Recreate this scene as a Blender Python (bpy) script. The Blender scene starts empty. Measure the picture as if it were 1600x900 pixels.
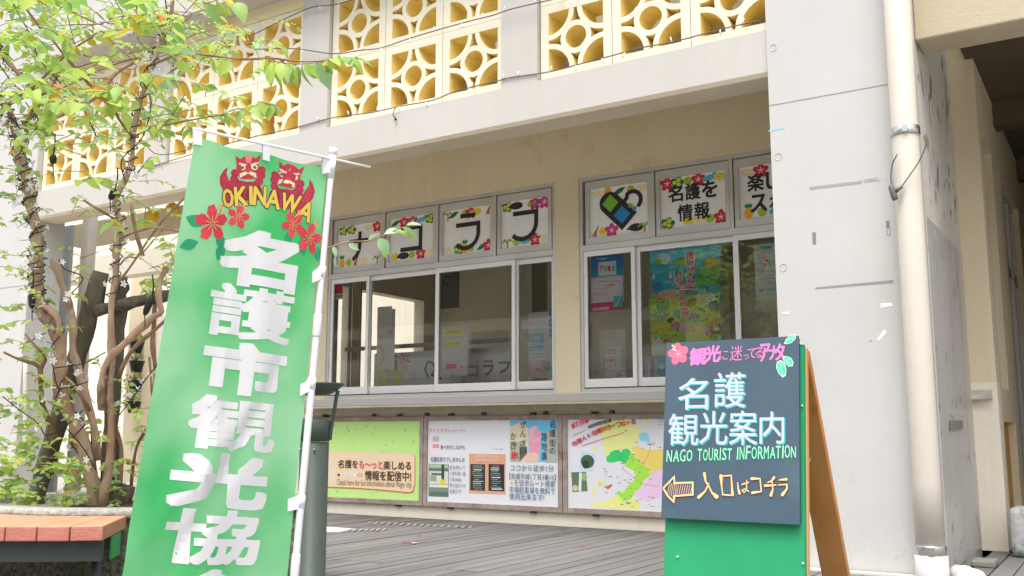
import bpy, bmesh, math, random
from mathutils import Vector, Matrix, noise
random.seed(7)
SC = bpy.context.scene
COL = SC.collection
PI = math.pi

# ------------------------------------------------------------------ camera
YAW, PITCH, FPX = math.radians(32.18), math.radians(8.54), 1520.35
CAM = Vector((0, 0, 0.9))
cd = bpy.data.cameras.new('camera'); cam = bpy.data.objects.new('camera', cd); COL.objects.link(cam)
cd.sensor_width = 36; cd.lens = FPX / 1600 * 36; cd.clip_end = 500; cd.clip_start = 0.05
cam.location = CAM; cam.rotation_euler = (PI / 2 + PITCH, 0, YAW)
SC.camera = cam
# ------------------------------------------------------------------ sky and sun
SUN_EL, SUN_DIR = math.radians(68), Vector((0.28, -0.90, 0)).normalized()   # direction towards the sun
w = bpy.data.worlds.new('World'); SC.world = w; w.use_nodes = True
nt = w.node_tree; bg = nt.nodes['Background']
sky = nt.nodes.new('ShaderNodeTexSky'); sky.sky_type = 'NISHITA'; sky.sun_disc = False
sky.sun_elevation = SUN_EL; sky.sun_rotation = math.atan2(SUN_DIR.x, SUN_DIR.y)
sky.air_density = 1.0; sky.dust_density = 6.0; sky.ozone_density = 0.6
hs = nt.nodes.new('ShaderNodeHueSaturation'); hs.inputs['Saturation'].default_value = 0.3
nt.links.new(sky.outputs[0], hs.inputs['Color']); nt.links.new(hs.outputs[0], bg.inputs[0])
bg.inputs[1].default_value = 0.15
sl = bpy.data.lights.new('sun', 'SUN'); sl.energy = 0.5; sl.angle = math.radians(20); sl.color = (1, 0.96, 0.9)
so = bpy.data.objects.new('sun', sl); COL.objects.link(so)
sd = Vector((SUN_DIR.x * math.cos(SUN_EL), SUN_DIR.y * math.cos(SUN_EL), math.sin(SUN_EL)))
so.rotation_euler = sd.to_track_quat('Z', 'Y').to_euler()
SC.view_settings.view_transform = 'Standard'; SC.view_settings.look = 'None'
SC.view_settings.exposure = 1.13; SC.view_settings.gamma = 1
SC.cycles.max_bounces = 8; SC.cycles.transparent_max_bounces = 16

# ------------------------------------------------------------------ measuring: a pixel of the 1600x900 photo to a point
_M = cam.rotation_euler.to_matrix()
def ray(x, y):
    return _M @ Vector(((x - 800) / FPX, -(y - 450) / FPX, -1))
def onY(x, y, Y): d = ray(x, y); return CAM + d * ((Y - CAM.y) / d.y)
def onZ(x, y, Z): d = ray(x, y); return CAM + d * ((Z - CAM.z) / d.z)
def onX(x, y, X): d = ray(x, y); return CAM + d * ((X - CAM.x) / d.x)
def at(x, y, t): return CAM + ray(x, y) * t
_MI = _M.transposed()
def proj(p):
    q = _MI @ (Vector(p) - CAM); t = -q.z
    return (800 + FPX * q.x / t, 450 - FPX * q.y / t, t)

# ------------------------------------------------------------------ materials
def lin(c):
    c = [v / 255 for v in c]
    return tuple(v / 12.92 if v <= 0.04045 else ((v + 0.055) / 1.055) ** 2.4 for v in c)
_mc = {}
def flat(c, rough=0.6, metal=0.0, spec=0.4, key=None):
    k = (tuple(c), rough, metal, spec)
    if k in _mc: return _mc[k]
    m = bpy.data.materials.new(key or 'paint'); m.use_nodes = True
    b = m.node_tree.nodes['Principled BSDF']
    b.inputs['Base Color'].default_value = (*lin(c), 1); b.inputs['Roughness'].default_value = rough
    b.inputs['Metallic'].default_value = metal; b.inputs['Specular IOR Level'].default_value = spec
    _mc[k] = m; return m
def rich(name, c1, c2, scale=3.0, rough=0.8, bump=0.15, bscale=60, c3=None, s3=0.5, t3=(0.6, 0.72), stretch=(1, 1, 1), metal=0, spec=0.3, detail=6, rand=0.0, bdist=0.01, obj=True, streak=None):
    """two colours mixed by noise, a third in patches, fine relief"""
    m = bpy.data.materials.new(name); m.use_nodes = True; n = m.node_tree; N = n.nodes; L = n.links
    b = N['Principled BSDF']; b.inputs['Roughness'].default_value = rough; b.inputs['Metallic'].default_value = metal
    b.inputs['Specular IOR Level'].default_value = spec
    tc = N.new('ShaderNodeTexCoord'); mp = N.new('ShaderNodeMapping'); mp.inputs['Scale'].default_value = stretch
    src = tc.outputs['Object'] if obj else N.new('ShaderNodeNewGeometry').outputs['Position']
    L.new(src, mp.inputs['Vector'])
    if rand:
        oi = N.new('ShaderNodeObjectInfo'); mul = N.new('ShaderNodeVectorMath'); mul.operation = 'SCALE'
        cb = N.new('ShaderNodeCombineXYZ'); L.new(oi.outputs['Random'], cb.inputs[0]); L.new(oi.outputs['Random'], cb.inputs[2])
        L.new(cb.outputs[0], mul.inputs[0]); mul.inputs['Scale'].default_value = 37.0
        L.new(mul.outputs[0], mp.inputs['Location'])
    n1 = N.new('ShaderNodeTexNoise'); n1.inputs['Scale'].default_value = scale; n1.inputs['Detail'].default_value = detail
    n1.inputs['Roughness'].default_value = 0.6; L.new(mp.outputs[0], n1.inputs['Vector'])
    r1 = N.new('ShaderNodeValToRGB'); r1.color_ramp.elements[0].position = 0.32; r1.color_ramp.elements[1].position = 0.68
    r1.color_ramp.elements[0].color = (*lin(c1), 1); r1.color_ramp.elements[1].color = (*lin(c2), 1)
    L.new(n1.outputs['Fac'], r1.inputs[0]); out = r1.outputs[0]
    if c3:
        n3 = N.new('ShaderNodeTexNoise'); n3.inputs['Scale'].default_value = s3; n3.inputs['Detail'].default_value = 8
        n3.inputs['Roughness'].default_value = 0.7; L.new(mp.outputs[0], n3.inputs['Vector'])
        r3 = N.new('ShaderNodeValToRGB'); r3.color_ramp.elements[0].position = t3[0]; r3.color_ramp.elements[1].position = t3[1]
        L.new(n3.outputs['Fac'], r3.inputs[0]); mx = N.new('ShaderNodeMixRGB'); L.new(r3.outputs[0], mx.inputs[0])
        L.new(out, mx.inputs[1]); mx.inputs[2].default_value = (*lin(c3), 1); out = mx.outputs[0]
    if streak:   # dirt washed down in narrow vertical runs
        ms = N.new('ShaderNodeMapping'); ms.inputs['Scale'].default_value = (5.5, 5.5, 0.22); L.new(src, ms.inputs['Vector'])
        ns = N.new('ShaderNodeTexNoise'); ns.inputs['Scale'].default_value = 1.6; ns.inputs['Detail'].default_value = 7; ns.inputs['Roughness'].default_value = 0.65; L.new(ms.outputs[0], ns.inputs['Vector'])
        nm_ = N.new('ShaderNodeTexNoise'); nm_.inputs['Scale'].default_value = 0.7; L.new(src, nm_.inputs['Vector'])
        ml = N.new('ShaderNodeMath'); ml.operation = 'MULTIPLY'; L.new(ns.outputs['Fac'], ml.inputs[0]); L.new(nm_.outputs['Fac'], ml.inputs[1])
        rs = N.new('ShaderNodeMapRange'); rs.inputs['From Min'].default_value = 0.24; rs.inputs['From Max'].default_value = 0.42; rs.inputs['To Max'].default_value = streak[1]; L.new(ml.outputs[0], rs.inputs['Value'])
        mxs = N.new('ShaderNodeMixRGB'); L.new(rs.outputs[0], mxs.inputs[0]); L.new(out, mxs.inputs[1]); mxs.inputs[2].default_value = (*lin(streak[0]), 1); out = mxs.outputs[0]
    if rand:
        hsv = N.new('ShaderNodeHueSaturation'); mr = N.new('ShaderNodeMapRange')
        mr.inputs['To Min'].default_value = 1 - rand; mr.inputs['To Max'].default_value = 1 + rand
        L.new(oi.outputs['Random'], mr.inputs['Value']); L.new(mr.outputs[0], hsv.inputs['Value'])
        L.new(out, hsv.inputs['Color']); out = hsv.outputs[0]
    L.new(out, b.inputs['Base Color'])
    if bump:
        nb = N.new('ShaderNodeTexNoise'); nb.inputs['Scale'].default_value = bscale; nb.inputs['Detail'].default_value = 4
        L.new(mp.outputs[0], nb.inputs['Vector']); bp = N.new('ShaderNodeBump'); bp.inputs['Strength'].default_value = bump
        bp.inputs['Distance'].default_value = bdist; L.new(nb.outputs['Fac'], bp.inputs['Height']); L.new(bp.outputs[0], b.inputs['Normal'])
    return m
def leafmat(name, c1, c2, tr=0.45, scale=2.5, waxy=0.45):
    m = bpy.data.materials.new(name); m.use_nodes = True; n = m.node_tree; N = n.nodes; L = n.links
    b = N['Principled BSDF']; b.inputs['Roughness'].default_value = waxy
    g = N.new('ShaderNodeNewGeometry'); n1 = N.new('ShaderNodeTexNoise'); n1.inputs['Scale'].default_value = scale
    oi = N.new('ShaderNodeObjectInfo'); ad = N.new('ShaderNodeVectorMath'); L.new(g.outputs['Position'], ad.inputs[0]); L.new(oi.outputs['Random'], ad.inputs[1])
    L.new(ad.outputs[0], n1.inputs['Vector'])
    r = N.new('ShaderNodeValToRGB'); r.color_ramp.elements[0].position = 0.35; r.color_ramp.elements[1].position = 0.65
    r.color_ramp.elements[0].color = (*lin(c1), 1); r.color_ramp.elements[1].color = (*lin(c2), 1)
    L.new(n1.outputs['Fac'], r.inputs[0]); L.new(r.outputs[0], b.inputs['Base Color'])
    t = N.new('ShaderNodeBsdfTranslucent'); L.new(r.outputs[0], t.inputs['Color'])
    mx = N.new('ShaderNodeMixShader'); mx.inputs[0].default_value = tr
    L.new(b.outputs[0], mx.inputs[1]); L.new(t.outputs[0], mx.inputs[2]); L.new(mx.outputs[0], N['Material Output'].inputs[0])
    return m
def glassmat(name='window glass', refl=1.0, tint=(0.95, 0.97, 0.96)):
    m = bpy.data.materials.new(name); m.use_nodes = True; n = m.node_tree; N = n.nodes; L = n.links
    N.remove(N['Principled BSDF'])
    tr = N.new('ShaderNodeBsdfTransparent'); tr.inputs[0].default_value = (*tint, 1)
    gl = N.new('ShaderNodeBsdfGlossy'); gl.inputs['Roughness'].default_value = 0.015
    fr = N.new('ShaderNodeFresnel'); fr.inputs['IOR'].default_value = 2.2
    mx = N.new('ShaderNodeMixShader'); L.new(fr.outputs[0], mx.inputs[0]); L.new(tr.outputs[0], mx.inputs[1]); L.new(gl.outputs[0], mx.inputs[2])
    L.new(mx.outputs[0], N['Material Output'].inputs[0]); return m

M = {}
M['white'] = rich('white painted concrete', (193, 192, 190), (199, 198, 196), 1.2, 0.85, 0.08, 30, c3=(180, 179, 177), s3=0.9, t3=(0.62, 0.8), obj=False, streak=((168, 164, 154), 0.16))
M['beam'] = rich('white beam paint', (192, 189, 184), (197, 194, 189), 0.8, 0.85, 0.12, 30, c3=(184, 180, 172), s3=0.6, t3=(0.66, 0.8), obj=False, streak=((172, 164, 148), 0.2))
M['soffit'] = rich('soffit paint', (214, 200, 176), (222, 210, 188), 1.5, 0.85, 0.15, 40, c3=(186, 176, 160), s3=0.8, t3=(0.58, 0.72), obj=False)
M['cream'] = rich('cream wall paint', (222, 208, 178), (227, 214, 185), 0.9, 0.85, 0.3, 28, c3=(206, 188, 152), s3=1.8, t3=(0.58, 0.75), obj=False, streak=((176, 158, 124), 0.14))
M['creamlit'] = rich('cream paint with bounce light', (236, 228, 210), (240, 233, 216), 0.9, 0.85, 0.25, 30, c3=(224, 214, 192), s3=2.5, t3=(0.62, 0.75), obj=False, streak=((176, 166, 146), 0.16))  # wall cream lightened: bounce light on the lower wall put into the colour
M['breezef'] = rich('cream block paint', (226, 220, 198), (230, 224, 206), 4, 0.8, 0.1, 80, c3=(214, 200, 158), s3=3, t3=(0.56, 0.72), rand=0.03)
M['breezey'] = rich('yellow block paint', (240, 216, 132), (244, 220, 142), 3, 0.8, 0.1, 60, c3=(222, 194, 110), s3=5, t3=(0.54, 0.72), rand=0.04)
M['bandy'] = rich('pale yellow paint', (228, 216, 174), (230, 222, 190), 2, 0.8, 0.12, 60, c3=(224, 206, 146), s3=1.6, t3=(0.5, 0.7), obj=False)
M['conc'] = rich('bare grey concrete', (196, 192, 184), (214, 210, 202), 2.0, 0.8, 0.4, 40, c3=(166, 161, 152), s3=2.4, t3=(0.58, 0.72), stretch=(1, 1, 0.35), obj=False)
M['steel'] = rich('dull stainless plate', (190, 187, 182), (208, 205, 200), 3.0, 0.38, 0.12, 20, c3=(116, 113, 110), s3=3, t3=(0.55, 0.75), stretch=(1, 1, 0.12), metal=0.15, obj=False)
M['alu'] = rich('satin aluminium', (196, 194, 190), (208, 206, 203), 2, 0.42, 0.05, 30, metal=0.35, stretch=(1, 1, 1), obj=False)
M['aluw'] = rich('pale aluminium sash', (224, 223, 222), (234, 233, 232), 2, 0.45, 0.04, 30, metal=0.15, obj=False)
M['alud'] = flat((70, 66, 58), 0.6)
M['track'] = flat((60, 56, 48), 0.7)
M['glass'] = glassmat()
M['plank'] = rich('weathered deck board', (108, 106, 104), (128, 126, 124), 5, 0.8, 0.35, 60, c3=(86, 86, 86), s3=4, t3=(0.55, 0.78), stretch=(1, 0.12, 1), rand=0.12, bdist=0.004)
M['joist'] = flat((38, 35, 32), 0.9)
M['wood'] = rich('weathered frame wood', (150, 132, 122), (182, 168, 162), 10, 0.8, 0.3, 70, c3=(112, 78, 62), s3=4, t3=(0.56, 0.7), obj=False)
M['pipe'] = rich('cream pvc pipe', (198, 191, 180), (203, 196, 186), 1, 0.4, 0.0, 30, c3=(190, 181, 166), s3=1.0, obj=False)
M['bark'] = rich('smooth peeling bark', (156, 116, 96), (206, 184, 162), 4, 0.75, 0.7, 40, c3=(120, 98, 82), s3=8, t3=(0.52, 0.64), stretch=(1, 1, 0.4), obj=False)
M['bark2'] = rich('grey brown twig bark', (124, 98, 78), (170, 142, 116), 12, 0.8, 0.4, 60, obj=False)
M['timber'] = rich('old mossy timber', (70, 64, 56), (128, 120, 108), 9, 0.95, 1.0, 26, c3=(104, 116, 76), s3=4, t3=(0.58, 0.68), stretch=(1, 1, 0.25), bdist=0.03, obj=False)
M['moss'] = rich('exposed aggregate concrete', (62, 64, 54), (150, 146, 132), 42, 0.95, 1.0, 60, c3=(72, 92, 52), s3=3.0, t3=(0.5, 0.66), bdist=0.02, obj=False)
M['rim'] = rich('rough concrete rim', (150, 148, 140), (190, 188, 182), 30, 0.95, 0.8, 60, c3=(110, 110, 100), s3=5, obj=False)
M['soil'] = rich('soil', (60, 46, 34), (90, 72, 52), 12, 1, 0.8, 30, obj=False)
M['slat'] = rich('faded red bench slat', (186, 112, 100), (204, 134, 122), 6, 0.7, 0.3, 70, c3=(224, 172, 160), s3=8, t3=(0.6, 0.75), stretch=(1, 1, 1), obj=False)
M['slattop'] = rich('tan bench top', (188, 138, 108), (200, 152, 122), 6, 0.7, 0.2, 70, obj=False)
M['darksteel'] = flat((62, 68, 70), 0.5)
M['flag'] = leafmat('green polyester', (82, 208, 122), (170, 236, 184), tr=0.5, scale=2.6, waxy=0.6)  # pale patches paint in light glowing through the cloth
M['flagw'] = leafmat('white flag print', (250, 250, 252), (252, 252, 254), tr=0.25, waxy=0.6)
M['plasticw'] = flat((234, 234, 240), 0.45)
M['postgreen'] = rich('dark green metal', (64, 74, 68), (76, 86, 80), 3, 0.45, 0.05, 40, c3=(96, 104, 98), s3=8, t3=(0.68, 0.75), obj=False)
M['black'] = flat((34, 36, 36), 0.5)
M['wire'] = flat((30, 38, 36), 0.5)
M['bulb'] = flat((250, 250, 252), 0.5)
M['chalk'] = rich('slate blue chalkboard', (66, 86, 102), (74, 96, 112), 3, 0.42, 0.04, 40, c3=(88, 110, 122), s3=2.5, t3=(0.55, 0.8), obj=False, spec=0.5)
M['greenboard'] = rich('green painted board', (44, 152, 104), (50, 160, 112), 3, 0.4, 0.05, 30, c3=(70, 172, 130), s3=2.2, t3=(0.55, 0.8), obj=False)
M['legwood'] = rich('varnished pine', (186, 124, 70), (206, 148, 92), 7, 0.45, 0.1, 40, c3=(150, 84, 46), s3=4, t3=(0.58, 0.66), stretch=(1, 1, 0.16), obj=False)
M['legwood2'] = rich('varnished pine edge', (206, 152, 92), (220, 170, 110), 9, 0.45, 0.1, 40, stretch=(1, 1, 0.12), obj=False)
M['chrome'] = flat((206, 206, 204), 0.25, 0.9)
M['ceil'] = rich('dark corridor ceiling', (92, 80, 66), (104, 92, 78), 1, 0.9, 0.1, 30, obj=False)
M['room'] = rich('room wall', (232, 224, 204), (238, 230, 212), 1, 0.9, 0.0, 30, obj=False)
M['roomd'] = flat((176, 168, 150), 0.9)
M['paper'] = flat((240, 240, 242), 0.7)
M['leafA'] = leafmat('young leaf', (172, 202, 88), (204, 226, 120), tr=0.5)
M['leafB'] = leafmat('green leaf', (140, 182, 100), (184, 212, 116), tr=0.45)
M['leafC'] = leafmat('yellow leaf', (196, 190, 60), (214, 176, 66), tr=0.45)
M['leafD'] = leafmat('blue green leaf', (150, 192, 150), (182, 214, 164), tr=0.4)
M['leafR'] = leafmat('orange leaf', (210, 120, 70), (220, 150, 80), tr=0.4)

# ------------------------------------------------------------------ mesh builder
class MB:
    def __init__(s): s.v = []; s.f = []; s.m = []; s.smooth = set()
    def face(s, pts, mi=0, smooth=False):
        i = len(s.v); s.v += [tuple(p) for p in pts]; s.f.append(tuple(range(i, i + len(pts)))); s.m.append(mi)
        if smooth: s.smooth.add(len(s.f) - 1)
    def box(s, x0, x1, y0, y1, z0, z1, mi=0, T=None):
        P = [Vector((x, y, z)) for z in (z0, z1) for y in (y0, y1) for x in (x0, x1)]
        if T is not None: P = [T @ p for p in P]
        i = len(s.v); s.v += [tuple(p) for p in P]
        for q in ((0, 2, 3, 1), (4, 5, 7, 6), (0, 1, 5, 4), (2, 6, 7, 3), (0, 4, 6, 2), (1, 3, 7, 5)):
            s.f.append(tuple(i + k for k in q)); s.m.append(mi)
    def tube(s, pts, rad, n=8, mi=0, caps=True, wob=0.0):
        pts = [Vector(p) for p in pts]
        if not isinstance(rad, (list, tuple)): rad = [rad] * len(pts)
        rings = []; up = None
        for k, p in enumerate(pts):
            d = (pts[min(k + 1, len(pts) - 1)] - pts[max(k - 1, 0)]).normalized()
            if up is None:
                up = d.orthogonal().normalized()
            up = (up - d * up.dot(d))
            up = up.normalized() if up.length > 1e-6 else d.orthogonal().normalized()
            b = d.cross(up); base = len(s.v)
            for j in range(n):
                a = 2 * PI * j / n; r = rad[k]
                if wob: r *= 1 + wob * noise.noise(Vector((math.cos(a) * 1.7, math.sin(a) * 1.7, k * 0.6)) + p * 3)
                s.v.append(tuple(p + (up * math.cos(a) + b * math.sin(a)) * r))
            rings.append(base)
        for a, b in zip(rings, rings[1:]):
            for j in range(n):
                s.f.append((a + j, a + (j + 1) % n, b + (j + 1) % n, b + j)); s.m.append(mi); s.smooth.add(len(s.f) - 1)
        if caps:
            s.f.append(tuple(rings[0] + j for j in reversed(range(n)))); s.m.append(mi)
            s.f.append(tuple(rings[-1] + j for j in range(n))); s.m.append(mi)
    def lathe(s, c, prof, n=24, mi=0):
        """prof: list of (radius, height) round a vertical axis through c"""
        rings = []
        for r, h in prof:
            base = len(s.v); s.v += [(c[0] + r * math.cos(2 * PI * j / n), c[1] + r * math.sin(2 * PI * j / n), c[2] + h) for j in range(n)]
            rings.append(base)
        for a, b in zip(rings, rings[1:]):
            for j in range(n):
                s.f.append((a + j, a + (j + 1) % n, b + (j + 1) % n, b + j)); s.m.append(mi); s.smooth.add(len(s.f) - 1)
        s.f.append(tuple(rings[0] + j for j in reversed(range(n)))); s.m.append(mi)
        s.f.append(tuple(rings[-1] + j for j in range(n))); s.m.append(mi)
    def prism(s, poly, z0, z1, mi=0, mtop=None):
        n = len(poly); i = len(s.v)
        s.v += [(p[0], p[1], z0) for p in poly] + [(p[0], p[1], z1) for p in poly]
        s.f.append(tuple(i + k for k in reversed(range(n)))); s.m.append(mi)
        s.f.append(tuple(i + n + k for k in range(n))); s.m.append(mi if mtop is None else mtop)
        for k in range(n):
            s.f.append((i + k, i + (k + 1) % n, i + n + (k + 1) % n, i + n + k)); s.m.append(mi)
    def mesh(s, name, mats):
        me = bpy.data.meshes.new(name); me.from_pydata(s.v, [], s.f)
        for m in (mats if isinstance(mats, (list, tuple)) else [mats]): me.materials.append(m)
        me.polygons.foreach_set('material_index', s.m)
        me.polygons.foreach_set('use_smooth', [k in s.smooth for k in range(len(s.f))])
        me.update(); return me
    def build(s, name, mats, parent=None, bevel=0.0, **kw):
        o = bpy.data.objects.new(name, s.mesh(name, mats)); COL.objects.link(o)
        if parent is not None:
            o.parent = parent
            o.matrix_parent_inverse = wm(parent).inverted()
        if bevel:
            b = o.modifiers.new('bevel', 'BEVEL'); b.width = bevel; b.segments = 2; b.limit_method = 'ANGLE'
        for k, v in kw.items(): o[k] = v
        return o
def wm(o):
    m = Matrix.Translation(o.location) @ o.rotation_euler.to_matrix().to_4x4()
    return m if o.parent is None else wm(o.parent) @ o.matrix_parent_inverse @ m
def thing(name, label, cat, loc=(0, 0, 0), group=None):
    o = bpy.data.objects.new(name, None); o.empty_display_size = 0.1; COL.objects.link(o); o.location = loc
    o['label'] = label; o['category'] = cat
    if group: o['group'] = group
    return o
def tag(o, label, cat, group=None):
    o['label'] = label; o['category'] = cat
    if group: o['group'] = group
    return o
def place(me, name, parent, loc=(0, 0, 0), M4=None, **kw):
    o = bpy.data.objects.new(name, me); COL.objects.link(o)
    if parent is not None: o.parent = parent; o.matrix_parent_inverse = wm(parent).inverted()
    if M4 is not None: o.matrix_basis = M4
    else: o.location = loc
    for k, v in kw.items(): o[k] = v
    return o
def bez(pts, per=4):
    """Catmull-Rom through points"""
    P = [Vector(p) for p in pts]; P = [P[0] * 2 - P[1]] + P + [P[-1] * 2 - P[-2]]; out = []
    for i in range(1, len(P) - 2):
        for k in range(per):
            t = k / per; a, b, c, d = P[i - 1], P[i], P[i + 1], P[i + 2]
            out.append(0.5 * ((2 * b) + (c - a) * t + (2 * a - 5 * b + 4 * c - d) * t * t + (3 * b - a - 3 * c + d) * t ** 3))
    out.append(P[-2]); return out

# ------------------------------------------------------------------ flat print on real surfaces
_tc = {}
def glyphs(body, off=0.0, res=3, shear=0.0):
    k = (body, off, res, shear)
    if k in _tc: return _tc[k]
    c = bpy.data.curves.new('lettering', 'FONT'); c.body = body; c.offset = off; c.resolution_u = res; c.shear = shear
    c.space_line = 0.85
    o = bpy.data.objects.new('lettering', c); COL.objects.link(o)
    me = bpy.data.meshes.new_from_object(o.evaluated_get(bpy.context.evaluated_depsgraph_get()))
    vs = [(v.co.x, v.co.y) for v in me.vertices]; fs = [tuple(p.vertices) for p in me.polygons]
    bpy.data.objects.remove(o); bpy.data.curves.remove(c); bpy.data.meshes.remove(me)
    x0 = min(v[0] for v in vs); x1 = max(v[0] for v in vs); y0 = min(v[1] for v in vs); y1 = max(v[1] for v in vs)
    vs = [((v[0] - x0) / max(x1 - x0, 1e-6), (v[1] - y0) / max(y1 - y0, 1e-6)) for v in vs]
    _tc[k] = (vs, fs, x1 - x0, y1 - y0); return _tc[k]

class Plane:
    """o + u*ux + v*uv + h*n ; px() finds the point of the plane seen at a photo pixel"""
    def __init__(s, o, ux, uv):
        s.o = Vector(o); s.ux = Vector(ux).normalized(); s.uv = Vector(uv).normalized(); s.n = s.ux.cross(s.uv); s.grid = 0
        if s.n.dot(CAM - s.o) < 0: s.n.negate()
    def P(s, u, v, h=0): return s.o + s.ux * u + s.uv * v + s.n * h
    def px(s, x, y):
        d = ray(x, y); t = (s.o - CAM).dot(s.n) / d.dot(s.n); q = CAM + d * t - s.o
        return (q.dot(s.ux), q.dot(s.uv))
def planeY(Y): return Plane((0, Y, 0), (1, 0, 0), (0, 0, 1))

class Art:
    def __init__(s, surf, h0=0.0008, step=0.00005):
        s.S = surf; s.h = h0; s.step = step; s.mats = []; s.faces = []; s.gain = 1.0   # (uv pts, h, mi)
    def mi(s, c):
        m = c if not isinstance(c, tuple) else flat(tuple(min(250, round(v * s.gain)) for v in c) if max(c) > 90 else c, 0.6)
        if m not in s.mats: s.mats.append(m)
        return s.mats.index(m)
    def polyuv(s, pts, c):
        s.faces.append((pts, s.h, s.mi(c))); s.h += s.step
    def poly(s, pts, c): s.polyuv([s.S.px(*p) for p in pts], c)
    def discuv(s, u, v, ru, rv, c, n=14, rot=0.0):
        s.polyuv([(u + math.cos(rot) * ru * math.cos(a) - math.sin(rot) * rv * math.sin(a), v + math.sin(rot) * ru * math.cos(a) + math.cos(rot) * rv * math.sin(a)) for a in [2 * PI * k / n for k in range(n)]], c)
    def disc(s, x, y, rx, c, ry=None, n=14, rot=0.0):
        u, v = s.S.px(x, y); u2, v2 = s.S.px(x + rx, y); u3, v3 = s.S.px(x, y - (ry or rx))
        s.discuv(u, v, math.hypot(u2 - u, v2 - v), math.hypot(u3 - u, v3 - v), c, n, rot)
    def rect(s, x0, y0, x1, y1, c):
        a = s.S.px(x0, y0); b = s.S.px(x1, y1)
        s.polyuv([(a[0], a[1]), (b[0], a[1]), (b[0], b[1]), (a[0], b[1])], c)
    def strokeuv(s, P, wd, c, round_=False):
        mi = s.mi(c); P = [Vector((p[0], p[1])) for p in P]; L = []; R = []
        for k, p in enumerate(P):
            d1 = (P[k] - P[k - 1]).normalized() if k else (P[1] - P[0]).normalized()
            d2 = (P[k + 1] - P[k]).normalized() if k < len(P) - 1 else d1
            t = (d1 + d2); t = t.normalized() if t.length > 1e-6 else d1
            nn = Vector((-t.y, t.x)); m = min(2.0, 1 / max(0.3, nn.dot(Vector((-d1.y, d1.x)))))
            ww = wd[k] if isinstance(wd, (list, tuple)) else wd
            L.append(p + nn * ww / 2 * m); R.append(p - nn * ww / 2 * m)
        for k in range(len(P) - 1):
            s.faces.append(([tuple(L[k]), tuple(R[k]), tuple(R[k + 1]), tuple(L[k + 1])], s.h, mi))
        s.h += s.step
        if round_:
            for q in (0, -1): s.discuv(P[q].x, P[q].y, (wd if not isinstance(wd, (list, tuple)) else wd[q]) / 2, (wd if not isinstance(wd, (list, tuple)) else wd[q]) / 2, c, 10)
    def stroke(s, pts, wpx, c, round_=False):
        P = [s.S.px(*p) for p in pts]; a = s.S.px(pts[0][0] + 10, pts[0][1]); k = math.hypot(a[0] - P[0][0], a[1] - P[0][1]) / 10
        s.strokeuv(P, [k * q for q in wpx] if isinstance(wpx, (list, tuple)) else wpx * k, c, round_)
    def text(s, body, bl, tr, c, off=0.0, res=2, rot=0.0, shear=0.0, fit=True, h=None):
        """text filling the upright rectangle between photo pixels bl (bottom left) and tr (top right)"""
        a = s.S.px(*bl); b = s.S.px(*tr); s.textuv(body, a, b, c, off, res, rot, shear, h)
    def textpx(s, body, cx, cy, w_, h_, rot, c, rad):
        """a glyph fitted to a turned rectangle of the photo, each corner carried onto the cloth"""
        vs, fs, wd, ht = glyphs(body, 0, 2, 0); mi = s.mi(c); cr, sr = math.cos(rot), math.sin(rot); q = []
        for x, y in vs:
            x = (x - .5) * w_; y = -(y - .5) * h_; q.append(s.S.px(cx + cr * x + sr * y, cy - sr * x + cr * y))
        for k in range(13):
            r = 0 if k == 0 else rad; dx, dy = r * math.cos(k * PI / 6), r * math.sin(k * PI / 6)
            for f in fs: s.faces.append(([(q[i][0] + dx, q[i][1] + dy) for i in f], s.h, mi))
            s.h += s.step * .3
        s.h += s.step
    def textuv(s, body, a, b, c, off=0.0, res=2, rot=0.0, shear=0.0, h=None):
        vs, fs, wd, ht = glyphs(body, min(off, 0), res, shear); mi = s.mi(c); W = b[0] - a[0]; H = b[1] - a[1]
        cx, cy = (a[0] + b[0]) / 2, (a[1] + b[1]) / 2; cr, sr = math.cos(rot), math.sin(rot)
        q = []
        for x, y in vs:
            x = (x - 0.5) * W; y = (y - 0.5) * H; q.append((cx + cr * x - sr * y, cy + sr * x + cr * y))
        rr = max(off, 0) * 1.1 * min(abs(W) / max(wd, .1), abs(H) / max(ht, .1)); nb = 0 if rr == 0 else (8 if off < .03 else 12)
        sh_ = [(0, 0)] + ([(rr * a_, rr * b_) for a_, b_ in ((1, 1), (1, -1), (-1, 1), (-1, -1), (1, 0), (-1, 0), (0, 1), (0, -1))] if nb else [])
        if off >= .03: sh_ = [(rr * a_ / 2, rr * b_ / 2) for a_ in range(-2, 3) for b_ in range(-2, 3)]
        for dx, dy in sh_:
            for f in fs: s.faces.append(([(q[i][0] + dx, q[i][1] + dy) for i in f], s.h, mi))
            s.h += s.step * 0.2
        s.h += s.step
    def build(s, name, parent=None, **kw):
        kw.setdefault('kind', 'stuff'); bm = bmesh.new(); g = s.S.grid
        for pts, h, mi in s.faces:
            vs = [bm.verts.new((p[0], p[1], h)) for p in pts]
            try: f = bm.faces.new(vs); f.material_index = mi
            except ValueError: pass
        big = [f for f in bm.faces if len(f.verts) > 4]
        if big: bmesh.ops.triangulate(bm, faces=big, ngon_method='BEAUTY')
        if g:
            us = [v.co.x for v in bm.verts]; vv = [v.co.y for v in bm.verts]
            for ax, lo, hi in ((0, min(us), max(us)), (1, min(vv), max(vv))):
                k = math.ceil(lo / g)
                while k * g < hi:
                    co = Vector((0, 0, 0)); co[ax] = k * g; no = Vector((0, 0, 0)); no[ax] = 1
                    bmesh.ops.bisect_plane(bm, geom=bm.verts[:] + bm.edges[:] + bm.faces[:], plane_co=co, plane_no=no, dist=1e-6)
                    k += 1
        for v in bm.verts: v.co = s.S.P(v.co.x, v.co.y, v.co.z)
        for f in bm.faces:
            f.normal_update()
            if f.normal.dot(s.S.n) < 0: f.normal_flip()
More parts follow.
